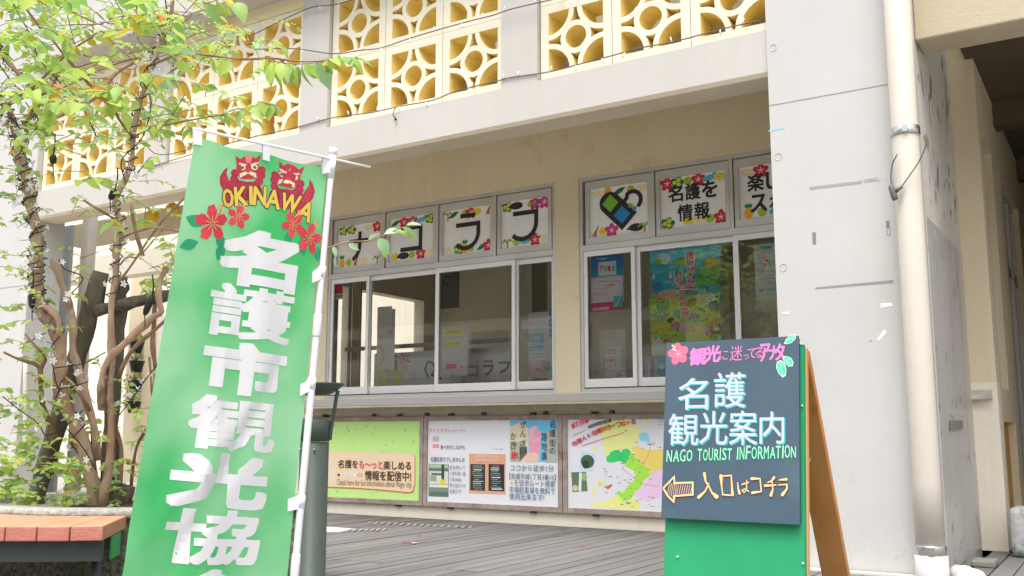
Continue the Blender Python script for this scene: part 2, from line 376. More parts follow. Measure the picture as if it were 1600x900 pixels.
        me = bpy.data.meshes.new(name); bm.to_mesh(me); bm.free()
        for m in s.mats: me.materials.append(m)
        o = bpy.data.objects.new(name, me); COL.objects.link(o)
        if parent is not None: o.parent = parent; o.matrix_parent_inverse = wm(parent).inverted()
        for k, v in kw.items(): o[k] = v
        return o
    # little motifs
    def flower(s, u, v, r, c, cc=(240, 225, 200), n=5, rot=0.3):
        for k in range(n):
            a = rot + 2 * PI * k / n; s.discuv(u + math.cos(a) * r * 0.55, v + math.sin(a) * r * 0.55, r * 0.5, r * 0.38, c, 9, a)
        for k in range(n):
            a = rot + 2 * PI * k / n; s.strokeuv([(u, v), (u + math.cos(a) * r * 0.42, v + math.sin(a) * r * 0.42)], r * 0.1, cc)
    def leaf(s, u, v, L, W, a, c):
        pts = [(u + math.cos(a) * L * t - math.sin(a) * W * math.sin(PI * t), v + math.sin(a) * L * t + math.cos(a) * W * math.sin(PI * t)) for t in [k / 6 for k in range(7)]]
        pts += [(u + math.cos(a) * L * t + math.sin(a) * W * math.sin(PI * t), v + math.sin(a) * L * t - math.cos(a) * W * math.sin(PI * t)) for t in [k / 6 for k in range(5, 0, -1)]]
        s.polyuv(pts, c)
    def palm(s, u, v, r):
        s.strokeuv([(u, v - r), (u + 0.05 * r, v)], r * 0.22, (214, 96, 60))
        for a in (0.2, 0.9, 1.6, 2.3, 3.0):
            s.strokeuv([(u, v), (u + math.cos(a) * r * 0.6, v + 0.35 * r + math.sin(a) * r * 0.25), (u + math.cos(a) * r, v - 0.1 * r + math.sin(a) * r * 0.4)], r * 0.16, (128, 182, 72))
    def pine(s, u, v, r):
        for a in (0.9, 1.3, 1.8, 2.2): s.leaf(u, v + r * 0.5, r * 0.9, r * 0.16, a, (36, 140, 70))
        s.discuv(u, v, r * 0.6, r * 0.75, (238, 186, 60)); 
        for k in (-1, 0, 1): s.strokeuv([(u - r * 0.4, v + k * r * 0.3 - r * 0.15), (u + r * 0.4, v + k * r * 0.3 + r * 0.15)], r * 0.07, (206, 140, 40))
# ================================================================== the ground and the deck
b = MB(); b.box(-60, 60, -60, 60, -0.6, -0.16); b.build('ground', rich('grey paving', (150, 146, 138), (168, 164, 156), 3, 0.9, 0.3, 40, obj=False), kind='structure')
DX0, DX1, PITCHX = -8.9, 1.3, 0.1365
b = MB(); b.box(DX0, DX1, 0.9, 14, -0.16, -0.045)
deck = b.build('deck', M['joist'], kind='structure')
pm = {}
def plank_mesh(L):
    k = round(L, 2)
    if k not in pm:
        q = MB(); q.box(-PITCHX / 2 + 0.0055, PITCHX / 2 - 0.0055, 0, k, -0.03, 0)
        me = q.mesh('plank', M['plank']); pm[k] = me
    return pm[k]
k = 0; x = -0.85 - PITCHX / 2 - PITCHX * 58
rd = random.Random(3)
while x < DX1:
    ys = [0.9, rd.choice([3.1, 4.3, 5.5]), 8.595 if x < -0.87 else 10.4] + ([13.9] if x > -0.87 else [])
    if -2.13 < x < -0.99: ys = [0.9, 4.3, 6.79]
    for y0, y1 in zip(ys, ys[1:]):
        place(plank_mesh(y1 - y0 - 0.006), 'plank', deck, (x + rd.uniform(-0.0012, 0.0012), y0, rd.uniform(-0.002, 0.001)))
    x += PITCHX
# raised non-slip bars let into the deck
bar = MB(); bar.box(-0.014, 0.014, -0.09, 0.09, 0.0, 0.008); barm = bar.mesh('tread_bar', flat((160, 158, 154), 0.7))
g = thing('tactile_strip', 'short pale raised bars set in rows on the deck left of the middle', 'floor strip', (-5.8, 7.5, 0))
p0, p1 = onZ(545, 829, 0.004), onZ(600, 828, 0.004)
for i in range(7):
    p = p0.lerp(p1, i / 6); place(barm, 'tread_bar', g, M4=Matrix.Translation((p.x, p.y, 0.002)) @ Matrix.Rotation(0.5, 4, 'Z'))
p0, p1 = onZ(578, 817, 0.004), onZ(735, 824, 0.004)
for i in range(16):
    p = p0.lerp(p1, i / 15); place(barm, 'tread_bar', g, M4=Matrix.Translation((p.x, p.y, 0.002)) @ Matrix.Rotation(0.5, 4, 'Z'))
b = MB(); a_ = [onZ(*q, 0.004) for q in ((496, 822), (556, 826.5), (531, 831), (496, 831))]
b.prism([(p.x, p.y) for p in a_][::-1], 0.0, 0.006); tag(b.build('cover_plate', flat((214, 212, 206), 0.5)), 'flat pale cover plate let into the deck beside the dark post', 'cover plate')

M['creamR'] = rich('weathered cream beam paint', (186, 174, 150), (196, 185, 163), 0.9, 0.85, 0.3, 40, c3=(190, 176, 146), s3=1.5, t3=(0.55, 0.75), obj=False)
# ================================================================== the building
bld = thing('office_building', 'cream public building with yellow breeze-block balcony screens and aluminium windows', 'building', (-5, 8.6, 0))
YW = 8.6
def wallbox(name, x0, x1, z0, z1, mat, y0=YW, y1=YW + 0.2):
    q = MB(); q.box(x0, x1, y0, y1, z0, z1); return q.build(name, mat, bld)
XL, LG, RG = -9.6, (-8.03, -4.885), (-4.605, -1.45)
ZS, ZT, ZH = 1.31, 2.765, 3.5
b = MB()
b.box(XL, LG[0], YW, YW + .2, ZS, 5.4); b.box(LG[1], RG[0], YW, YW + .2, ZS, ZH); b.box(RG[1], -0.87, YW, YW + .2, ZS, ZH)
b.box(LG[0], -0.87, YW, YW + .2, ZH, 5.4)
b.build('facade_wall', M['cream'], bld)
b = MB(); b.box(XL, -0.87, YW, YW + .2, 0, ZS - 0.001); b.build('lower_wall', M['creamlit'], bld)
# header over the side passage
zh = onY(180, 374, YW).z
b = MB(); b.box(-13.2, XL - 0.002, YW, YW + .2, zh, 4.0); b.build('passage_header', M['cream'], bld)
# front beam with a chamfered drip edge, balcony slab, cornice and parapet
YB = 6.85
b = MB(); prof = [(YB + 0.02, 3.528), (YB, 3.56), (YB, 3.885), (YB + .3, 3.885), (YB + .3, 3.528)]
for x0, x1 in ((-11.3, -2.061),):
    i = len(b.v); b.v += [(x0, y, z) for y, z in prof] + [(x1, y, z) for y, z in prof]; n = 5
    for k in range(n): b.f.append((i + k, i + (k + 1) % n, i + n + (k + 1) % n, i + n + k)); b.m.append(1 if k in (3, 4) else 0)
    b.f.append(tuple(i + k for k in range(n))); b.m.append(0); b.f.append(tuple(i + n + k for k in range(n))[::-1]); b.m.append(0)
# k=4: underside, k=0: drip chamfer
b.m[0] = 1
b.build('beam', [M['beam'], M['soffit']], bld)
b = MB(); b.box(-11.3, -2.061, YB + .302, YW - .002, 4.12, 4.2); b.build('balcony_slab', M['soffit'], bld)
b = MB(); b.box(-11.3, -2.061, YB - .27, 7.3, 5.40, 5.62); b.build('cornice', M['beam'], bld)  # back edge cut short to let more sky light onto the unseen balcony
b = MB(); b.box(-11.3, -2.061, YB - .2, YB + .05, 5.622, 9.0); b.build('parapet', M['white'], bld)
b = MB(); b.box(-11.3, -2.061, YB + .03, YB + .2, 5.252, 5.398); b.build('lintel_band', M['bandy'], bld)
# breeze blocks
S, D = 0.3395, 0.27
bb = MB(); O = 0.2615
def quad_ring(inner, outer, y0, y1):
    for k in range(4):
        a, c = k, (k + 1) % 4
        bb.face([(outer[a][0], y0, outer[a][1]), (outer[c][0], y0, outer[c][1]), (inner[c][0], y0, inner[c][1]), (inner[a][0], y0, inner[a][1])], 0)
        bb.face([(outer[a][0], y1, outer[a][1]), (inner[a][0], y1, inner[a][1]), (inner[c][0], y1, inner[c][1]), (outer[c][0], y1, outer[c][1])], 0)
        bb.face([(inner[a][0], y0, inner[a][1]), (inner[c][0], y0, inner[c][1]), (inner[c][0], y1, inner[c][1]), (inner[a][0], y1, inner[a][1])], 1)
        bb.face([(outer[a][0], y0, outer[a][1]), (outer[a][0], y1, outer[a][1]), (outer[c][0], y1, outer[c][1]), (outer[c][0], y0, outer[c][1])], 0)
sq = lambda h: [(-h, -h), (h, -h), (h, h), (-h, h)]
quad_ring(sq(O), sq(S), 0, D)
def band(cx, cz, r0, r1, a0, a1, n, y0, y1):
    A = [a0 + (a1 - a0) * k / n for k in range(n + 1)]
    for p, q in zip(A, A[1:]):
        P = lambda r, a, y: (cx + r * math.cos(a), y, cz + r * math.sin(a))
        bb.face([P(r1, p, y0), P(r1, q, y0), P(r0, q, y0), P(r0, p, y0)], 0)
        bb.face([P(r1, p, y1), P(r0, p, y1), P(r0, q, y1), P(r1, q, y1)], 0)
        bb.face([P(r0, p, y0), P(r0, q, y0), P(r0, q, y1), P(r0, p, y1)], 1, True)
        bb.face([P(r1, p, y0), P(r1, p, y1), P(r1, q, y1), P(r1, q, y0)], 1, True)
for cx, cz, a in ((-O, -O, 0), (O, -O, PI / 2), (O, O, PI), (-O, O, 1.5 * PI)): band(cx, cz, 0.2, 0.246, a, a + PI / 2, 9, 0.002, D - 0.002)
band(0, 0, 0.1, 0.147, 0, 2 * PI, 26, 0.004, D - 0.004)
bbm = bb.mesh('breeze_block', [M['breezef'], M['breezey']])
bays = [-4.055, -6.47, -8.885, -11.3]
for L0 in bays:
    for k in range(3):
        for zc in (4.2245, 4.9075):
            place(bbm, 'breeze_block', bld, (L0 + 0.3495 + 0.685 * k, YB + 0.045, zc))
b = MB()
for L0 in bays: b.box(L0, L0 + 2.046, YB + 0.03, YB + 0.24, 3.8855, 3.8915) if False else None
for L0 in bays[:-1]:
    q = MB(); q.box(L0 - 0.369, L0 - 0.001, YB + 0.002, YB + 0.26, 3.886, 5.399); q.build('pier', M['beam'], bld)
b = MB(); b.box(-2.01, -1.9, YB + 0.1, YB + 0.2, 3.9, 5.3)
# right-hand corridor: side wall with openings, ceiling, beam
b = MB(); XR = -0.87
wa = [(8.8, 8.83), (9.5, 10.28), (12.0, 14)]
b.box(-1.07, XR, YW + .2, 8.84, 0, 4.0); b.box(-1.07, XR, 9.5, 10.28, 1.0, 4.0); b.box(-1.07, XR, 12.0, 14, 0, 4.0)
b.box(-1.07, XR, 8.84, 9.5, 3.4, 4.0); b.box(-1.07, XR, 10.28, 12.0, 3.38, 4.0); b.box(-1.07, XR, 8.84, 9.5, 1.0, 1.28)
b.box(-1.07, XR, 8.84, 8.9, 0, 1.0); b.box(-1.07, XR, 9.86, 10.28, 0, 1.0)
b.build('corridor_wall', M['cream'], bld)
b = MB(); b.box(-1.07, -0.93, 8.9, 9.86, 0, 1.0); b.build('recessed_panel', flat((206, 160, 84), 0.7), bld)
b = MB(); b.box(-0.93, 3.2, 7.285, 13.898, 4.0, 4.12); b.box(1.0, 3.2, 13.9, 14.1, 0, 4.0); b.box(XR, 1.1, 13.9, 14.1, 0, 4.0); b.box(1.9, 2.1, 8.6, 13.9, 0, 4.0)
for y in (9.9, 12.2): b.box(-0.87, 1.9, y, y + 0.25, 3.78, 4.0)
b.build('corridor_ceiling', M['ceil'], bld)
b = MB(); b.box(-1.058, 3.2, 6.95, 7.28, 3.61, 4.6); b.build('corridor_beam', M['creamR'], bld, bevel=0.012)
b = MB(); b.box(-1.058, 3.2, 6.9, 7.2, 4.602, 9); b.build('upper_wall', M['creamR'], bld)

# windows ---------------------------------------------------------
def rectring(q, x0, x1, z0, z1, t, y0, y1, tb=None, tt=None):
    tb = tb or t; tt = tt or t
    q.box(x0, x0 + t, y0, y1, z0, z1); q.box(x1 - t, x1, y0, y1, z0, z1)
    q.box(x0 + t, x1 - t, y0, y1, z0, z0 + tb); q.box(x0 + t, x1 - t, y0, y1, z1 - tt, z1)
sash_print = {}
def window(X0, X1, trans, sashes):
    q = MB(); y0, y1 = YW + 0.012, YW + 0.15
    rectring(q, X0 + 0.001, X1 - 0.001, ZS, ZH - 0.001, 0.035, y0, y1)
    q.box(X0 + .036, X1 - .036, y0 - 0.004, y1, ZT - 0.03, ZT + 0.03)
    for x in trans[1:-1]: q.box(x - 0.016, x + 0.016, y0 + 0.003, y1, ZT + .031, ZH - 0.037)
    wn = q.build('window', M['alu'], bld)
    q = MB(); q.box(X0 + .04, X1 - .04, y0 + 0.004, y1 - .02, ZS + .036, ZS + .046); q.build('track', M['track'], wn)
    for a, c in zip(trans, trans[1:]):
        a += 0.024; c -= 0.024
        q = MB(); rectring(q, a, c, ZT + 0.038, ZH - 0.044, 0.042, y0 + 0.02, y0 + 0.06, 0.065, 0.08); q.build('transom_sash', M['alu'], wn)
        q = MB(); q.box(a + 0.04, c - 0.04, y0 + 0.052, y0 + 0.056, ZT + .1, ZH - .12); q.build('transom_panel', M['paper'], wn)
    for k, (a, c, dpt) in enumerate(sashes):
        q = MB(); yy = y0 + 0.012 + dpt
        rectring(q, a, c, ZS + 0.047, ZT - 0.031, 0.042, yy, yy + 0.03, 0.085, 0.055)
        s_ = q.build('sash', M['aluw'], wn, bevel=0.002)
        q = MB(); q.face([(a + .04, yy + .015, ZS + .125), (c - .04, yy + .015, ZS + .125), (c - .04, yy + .015, ZT - .08), (a + .04, yy + .015, ZT - .08)])
        q.build('pane', M['glass'], wn)
    return wn
w1 = window(*LG, [-8.0, -7.19, -6.42, -5.645, -4.92], [(-7.995, -7.40, 0.0), (-7.44, -6.42, 0.034), (-6.43, -5.39, 0.0), (-5.41, -4.92, 0.034)])
w2 = window(*RG, [-4.57, -3.79, -2.995, -2.2, -1.48], [(-4.57, -4.0, 0.0), (-4.0, -2.97, 0.034), (-2.99, -2.0, 0.0), (-2.02, -1.49, 0.034)])
# corridor windows
def side_window(y0, y1, z0, z1, name, n=2, mid=None):
    q = MB(); X0 = -0.98; X1 = -0.93
    q.box(X0, X1, y0, y0 + .04, z0, z1); q.box(X0, X1, y1 - .04, y1, z0, z1); q.box(X0, X1, y0 + .04, y1 - .04, z0, z0 + .05); q.box(X0, X1, y0 + .04, y1 - .04, z1 - .05, z1)
    for k in range(1, n): y = y0 + (y1 - y0) * k / n; q.box(X0 + .003, X1 + 0.012, y - .03, y + .03, z0 + .051, z1 - .051)
    if mid: q.box(X0 + .002, X1 + .004, y0 + .041, y1 - .041, mid - .05, mid + .05)
    wn = q.build(name, M['alu'], bld)
    q = MB(); q.face([(-.955, y0, z0), (-.955, y1, z0), (-.955, y1, z1), (-.955, y0, z1)]); q.build('pane', M['glass'], wn)
    return wn
side_window(8.842, 9.498, 1.281, 3.399, 'window', 2, 2.5)
side_window(10.282, 11.998, 0.03, 3.379, 'glazed_door', 3, 2.55)
# stainless counter shelf with brackets and battens
b = MB(); b.box(-8.25, -1.5, 8.3, YW + 0.011, 1.262, 1.29); b.box(-8.25, -1.5, 8.296, 8.3, 1.215, 1.2895)
sh = b.build('counter_shelf', flat((206, 206, 206), 0.3, 0.7), bld)
b = MB(); b.box(-8.25, -1.5, 8.30, 8.34, 1.19, 1.214); b.box(-8.25, -1.5, 8.5, 8.56, 1.13, 1.261); b.build('shelf_batten', rich('batten', (178, 168, 146), (196, 186, 166), 8, 0.8, 0.2, 40, obj=False), sh)
for x in (-8.0, -7.25, -6.5, -5.75, -5.0, -4.25, -3.5, -2.75):
    q = MB(); q.box(x - .02, x + .02, 8.33, YW - .002, 1.215, 1.258); q.box(x - .02, x + .02, 8.56, YW - .002, 1.1, 1.214); q.build('bracket', flat((84, 80, 72), 0.6), sh)

# room behind the windows
b = MB(); b.box(-7.3, -1.1, 12.6, 12.8, 0, 3.7); b.box(-9.4, -7.301, 12.6, 12.8, 0, 3.7); b.box(-9.6, -9.4, 8.8, 9.1, 0, 3.7); b.box(-9.6, -9.4, 12.3, 12.8, 0, 3.7); b.box(-9.6, -9.4, 9.1, 12.3, 0, .8); b.box(-9.6, -9.4, 9.1, 12.3, 3.0, 3.7); b.box(-9.6, -9.4, 10.6, 10.75, .8, 3.0); b.box(-1.27, -1.08, 8.84, 12.8, 0, 1.0)
b.box(-6.9, -6.55, 10.9, 11.3, 0, 3.7); b.box(-4.35, -4.0, 11.3, 11.6, 0, 3.7); b.box(-3.2, -1.3, 9.45, 9.5, 0.2, 3.7)
b.build('room_wall', M['room'], bld)
b = MB(); b.box(-9.4, -1.1, 8.8, 12.6, -0.1, 0.0); b.build('room_floor', M['roomd'], bld)
b = MB(); b.box(-9.4, -1.1, 8.8, 12.6, 3.7, 3.78); b.build('room_ceiling', flat((206, 200, 182), 0.9), bld)

# ================================================================== free-standing walls, pipes
b = MB(); b.box(-2.06, -1.06, 6.82, YW - .002, -0.15, 9.0)
b.m[3 * 0 + 5] = 1   # the face towards +x is bare concrete
fin = b.build('concrete_pillar', [M['white'], M['conc']]); tag(fin, 'tall white concrete pillar between the windows and the corridor with bare grey side', 'pillar')
q = MB(); q.box(-1.0595, -1.054, 6.93, 8.57, 0.02, 2.36); q.build('steel_plate', M['steel'], fin)
q = MB(); q.box(-1.085, -1.052, 6.808, 6.862, 0.0, 9.0); q.build('corner_trim', flat((206, 206, 200), 0.4, 0.3), fin)
q = MB(); q.box(-2.3, -0.95, 6.72, 6.80, -0.02, 0.012); q.build('kerb_strip', M['conc'], fin)
q = MB(); q.box(-2.061, -1.2, 6.8175, 6.819, 3.284, 3.289); q.build('formwork_joint', flat((160, 158, 154), 0.9), fin)
for x, y in ((1208, 75), (1216, 245), (1224, 418), (1236, 640)):
    p = onY(x, y, 6.82); q = MB()
    nn = 14; ring = lambda r, yy: [(p.x + r * math.cos(2 * PI * k / nn), yy, p.z + r * math.sin(2 * PI * k / nn)) for k in range(nn)]
    o_, i_ = ring(0.026, 6.8165), ring(0.021, 6.8195)
    for k in range(nn): q.face([o_[k], o_[(k + 1) % nn], i_[(k + 1) % nn], i_[k]])
    q.face(i_[::-1]); q.build('tie_hole', flat((188, 188, 188), 0.9), fin)
A = Art(planeY(6.8195), 0.0006)
G1 = (158, 158, 158)
A.poly([(1265, 292), (1342, 283), (1348, 281), (1345, 287), (1265, 297)], G1); A.poly([(1350, 281), (1372, 277.5), (1371, 279.5), (1350, 282.5)], G1)
A.poly([(1350, 285), (1360, 282), (1376, 281), (1375, 282.5), (1360, 284), (1350, 286)], G1)
A.poly([(1274, 449), (1395, 437.5), (1396, 442), (1274, 452)], (146, 146, 146)); A.poly([(1269, 363), (1275, 363), (1275, 382), (1270, 382)], (130, 130, 130))
A.poly([(1384, 345), (1390, 345), (1390, 357), (1385, 357)], (130, 130, 130)); A.stroke([(1386, 358), (1386, 368), (1391, 368), (1391, 356)], 0.8, (110, 110, 110))
A.poly([(1376, 474), (1394, 473), (1395, 478), (1376, 481)], (244, 244, 244)); A.poly([(1370, 530), (1382, 514), (1385, 520), (1374, 532)], (246, 246, 246))
A.stroke([(1201, 205), (1212, 202), (1226, 200)], 2.5, (150, 206, 216)); A.poly([(1222, 488), (1234, 487), (1234, 491), (1222, 491)], (242, 242, 242))
A.poly([(1358, 533), (1362, 531), (1361, 534)], (110, 100, 90))
rd = random.Random(5)
for k in range(130):
    x = rd.uniform(1325, 1436); y = 900 - abs(rd.gauss(0, 1)) * 55 - 6
    if y < 700: continue
    A.disc(x, y, rd.uniform(0.4, 1.1), rd.choice([(190, 182, 160), (176, 168, 140), (160, 156, 140)]), rd.uniform(0.3, 0.8), 5)
for k in range(26): A.disc(rd.uniform(1210, 1400), rd.uniform(60, 760), rd.uniform(0.4, 0.9), (176, 174, 170), 0.5, 5)
A.build('wall_marks', fin)
AS = Art(Plane((-1.0535, 0, 0), (0, 1, 0), (0, 0, 1)), 0.0004); rd = random.Random(17)
for k in range(90):
    y_, z_ = rd.uniform(6.95, 8.5), rd.uniform(.05, 2.3); w_ = rd.uniform(.004, .02)
    AS.discuv(y_, z_, w_, w_ * rd.uniform(.6, 3), rd.choice([(218, 216, 210), (164, 160, 153), (172, 168, 160)]), 6, rd.uniform(-.5, .5))
AS.polyuv([(7.3, .92), (7.95, .94), (7.94, 1.0), (7.3, .99)], (136, 132, 124)); AS.build('scuffs', fin)
AS = Art(Plane((-1.0595, 0, 0), (0, 1, 0), (0, 0, 1)), 0.0004)
for k in range(70):
    y_, z_ = rd.uniform(6.95, 8.5), rd.uniform(2.4, 4.6); w_ = rd.uniform(.008, .035)
    AS.discuv(y_, z_, w_, w_ * rd.uniform(.8, 3.5), rd.choice([(218, 214, 206), (160, 155, 146), (146, 140, 131), (172, 167, 158)]), 7, rd.uniform(-.5, .5))
AS.build('chips', fin)
# drainpipe
PX, PY = -1.118, 6.70
dp = thing('drainpipe', 'thick cream downpipe in front of the white pillar corner', 'drainpipe', (PX, PY, 0))
q = MB(); q.lathe((PX, PY, 0), [(0.089, 0.15), (0.086, 0.6), (0.086, 9)], 28); q.build('pipe', M['pipe'], dp)
q = MB(); q.lathe((PX, PY, 0), [(0.099, -0.15), (0.099, 0.145), (0.095, 0.152)], 28); q.build('socket', flat((238, 234, 230), 0.4), dp)
for z in (0.155, 2.865):
    q = MB(); q.lathe((PX, PY, z), [(0.094, 0), (0.0955, 0.004), (0.0955, 0.052), (0.094, 0.056)], 28); cl = q.build('clamp', M['chrome'], dp)
    q = MB(); q.box(PX + .0, PX + .034, PY - .104, PY - .0965, z + .006, z + .05); q.build('hinge', M['chrome'], cl)
    q = MB(); q.box(PX + .03, PX + .06, PY + .06, 6.818, z + .01, z + .045); q.build('wall_fixing', M['chrome'], cl)
el = thing('pipe_elbow', 'short white pipe end lying at the foot of the pillar by the deck', 'pipe', (-1.0, 6.6, 0))
pa = onZ(1494, 896, 0.03); pb = onZ(1530, 905, 0.02)
q = MB(); q.tube([pa, pa.lerp(pb, 0.35), pb], [0.055, 0.055, 0.055], 18); q.build('pipe_body', flat((238, 238, 236), 0.4), el)
q = MB(); q.tube([pa.lerp(pb, 0.3), pa.lerp(pb, 0.5)], [0.062, 0.062], 18); q.build('collar', flat((232, 232, 230), 0.4), el)
# small concrete foot and the stone at the right edge
q = MB(); p = onZ(1543, 885, 0.0); q.box(p.x - .09, p.x + .06, p.y - .1, p.y + .12, 0, 0.045)
tag(q.build('concrete_foot', rich('foot concrete', (120, 118, 112), (140, 138, 132), 8, 0.9, 0.4, 40, obj=False), bevel=0.012), 'low grey concrete foot at the base of the pillar side', 'block')
q = MB(); p = onZ(1581, 863, 0.0); q.box(p.x + 0.03, p.x + .5, p.y - .35, p.y - .05, 0, 0.36)
tag(q.build('stone_block', rich('pale stone', (176, 176, 178), (200, 200, 204), 6, 0.9, 0.7, 30, c3=(110, 124, 104), s3=3, t3=(0.55, 0.66), obj=False), bevel=0.04), 'rounded grey stone block at the right edge beside the cream corridor wall', 'stone block')
# bracket on the cream strip
p = onY(1516, 616, YW); q = MB(); q.box(p.x - .01, p.x + .16, YW - .07, YW - .002, p.z - .045, p.z + .03)
tag(q.build('wall_bracket', rich('peeling paint', (170, 164, 150), (214, 210, 200), 12, 0.8, 0.4, 40, obj=False), bevel=0.004), 'small peeling metal bracket on the cream wall beside the pillar', 'bracket')
# left-hand wall, side passage behind
q = MB(); q.box(-18, -11.302, 6.82, 7.25, -0.15, 9.0); lw = tag(q.build('end_wall', M['white']), 'white concrete end wall behind the tree on the far left', 'wall')
q = MB()
p = onY(0, 450, 6.82); q.box(-18, -11.301, 6.816, 6.8195, p.z - .006, p.z + .006); q.build('formwork_joint', flat((190, 188, 184), 0.9), lw)
q = MB(); q.tube(bez([onY(-30, 727, 6.77), onY(8, 727, 6.77), onY(28, 722, 6.77), onY(37, 708, 6.77), onY(39, 680, 6.77), onY(40, 560, 6.77)]), 0.028, 8); tag(q.build('conduit_pipe', M['pipe']), 'thin cream conduit bending up the white end wall', 'pipe')
pa = onY(88, 356, 8.2); pb = onY(112, 356, 8.2)
q = MB(); q.box(pa.x - .5, pb.x, 8.2, 8.25, 0, pa.z); tag(q.build('steel_door', rich('grey door', (176, 180, 184), (188, 192, 196), 2, 0.5, 0, obj=False)), 'flat grey door panel just right of the white end wall', 'door')
pp = onY(131, 500, 8.3); q = MB(); q.lathe((pp.x, 8.3, 0), [(0.1, 0), (0.1, 4.0)], 20); q.lathe((pp.x, 8.3, 0), [(0.112, 1.55), (0.112, 1.7)], 20)
tag(q.build('round_column', M['pipe']), 'round cream pipe column under the left end of the beam', 'column')
# courtyard beyond
q = MB(); q.box(-26, -9.4, 15.0, 15.2, -0.15, 7.5); cw = tag(q.build('courtyard_wall', M['creamlit']), 'cream wall at the back of the passage behind the tree', 'wall')
pa = onY(226, 470, 13.5); pb = onY(300, 470, 13.5); q = MB(); q.box(pa.x, pb.x + 2, 13.5, 13.7, 0, 3.4); tag(q.build('shed_wall', M['white']), 'bright white wall seen through the passage beside the green flag', 'wall')
pa = onY(196, 600, 12.0); pb = onY(222, 600, 12.0); q = MB(); q.box(pa.x, pb.x, 12.0, 12.3, 0, onY(196, 430, 12.0).z); tag(q.build('square_column', M['cream']), 'square cream column with hanging pots in the passage', 'column')
pa = onY(150, 420, 11.0); pb = onY(215, 380, 11.0); q = MB(); q.box(pa.x - 1.5, pb.x + 3.5, 11.0, 11.3, onY(180, 432, 11.0).z, onY(180, 396, 11.0).z); tag(q.build('cross_beam', M['creamlit']), 'pale cross beam above the passage behind the tree', 'beam')
pot = MB(); pot.lathe((0, 0, 0), [(0.09, 0), (0.14, 0.2), (0.15, 0.22)], 12); potm = pot.mesh('pot', M['black'])
pl = MB(); rd = random.Random(9)
for k in range(40):
    c = Vector((rd.uniform(-.16, .16), rd.uniform(-.1, .1), 0.22 + rd.uniform(0, .14))); d = Vector((rd.uniform(-1, 1), rd.uniform(-1, 1), rd.uniform(0, 1))).normalized() * .07; s_ = d.orthogonal().normalized() * .03
    pl.face([c, c + d * .5 + s_, c + d, c + d * .5 - s_], 1 if k % 6 == 0 else 0)
plm = pl.mesh('foliage', [M['leafB'], flat((226, 80, 130), 0.6)])
for (x, y), nm in zip(((213, 552), (213, 582), (211, 612), (208, 645)), ('highest', 'second', 'third', 'lowest')):
    p = onY(x, y, 11.8); t = thing('hanging_pot', nm + ' black hanging pot of the column of pots behind the tree', 'plant pot', p, 'black pots hanging one above another')
    place(potm, 'pot', t, p); place(plm, 'foliage', t, p)
for (x, y, r), lb in zip(((238, 338, 0.088), (270, 328, .092), (290, 350, .07), (226, 350, .07)), ('larger yellow lantern nearer the thin stem under the beam', 'largest round yellow lantern under the beam left of the flag', 'small yellow lantern hanging closest to the flag edge', 'lowest and leftmost small yellow lantern beside the thin stem')):
    p = onY(x, y, 7.9); t = thing('yellow_lantern', lb, 'lantern', p, 'round yellow lanterns under the beam')
    q = MB(); q.lathe(p, [(r * math.sin(PI * k / 10) + .002, -r * math.cos(PI * k / 10)) for k in range(11)], 18); q.build('shade', flat((232, 190, 60), 0.6), t)
    q = MB(); q.tube([(p.x, p.y, p.z + r), (p.x, p.y, 4.1)], 0.006, 5); q.build('cord', M['black'], t)

# ================================================================== what stands behind the photographer (seen in the panes)
ob = thing('opposite_building', 'long two-storey building across the forecourt mirrored in the window panes', 'building', (-12, -12, 0))
q = MB(); q.box(-44, 18, -17, -16, -0.16, 5.6); q.build('wall', rich('beige render', (232, 224, 206), (238, 232, 218), 0.7, 0.9, 0.1, 20, obj=False), ob)
q = MB(); q.box(-44, 18, -18, -15.6, 5.6, 8.4); q.build('roof_stand_in', rich('dark roof stand-in', (74, 68, 56), (92, 86, 70), 0.5, 0.9, 0.1, 20, obj=False), ob)  # added dark mass, stands in for a dark roof mirrored in the upper panes
q = MB(); q.box(-44, 18, -16, -14.9, 3.2, 3.6); q.build('canopy', M['beam'], ob)
rd = random.Random(11)
for k in range(13):
    x = -38.5 + k * 3.8
    q = MB(); q.box(x, x + 2.0, -15.998, -15.95, 0.2, 2.5); q.build('window', rich('dim shutter', (96, 104, 100), (130, 120, 110), 0.8, 0.6, 0, obj=False) if k == 0 else bpy.data.materials['dim shutter'], ob)
    q = MB(); q.box(x + .4, x + 2.2, -15.99, -15.94, 4.2, 5.1); q.build('window', bpy.data.materials['dim shutter'], ob)
for k in range(7):
    q = MB(); q.box(-37 + k * 7, -36.7 + k * 7, -15.2, -14.95, -0.16, 3.199); q.build('canopy_post', M['beam'], ob)
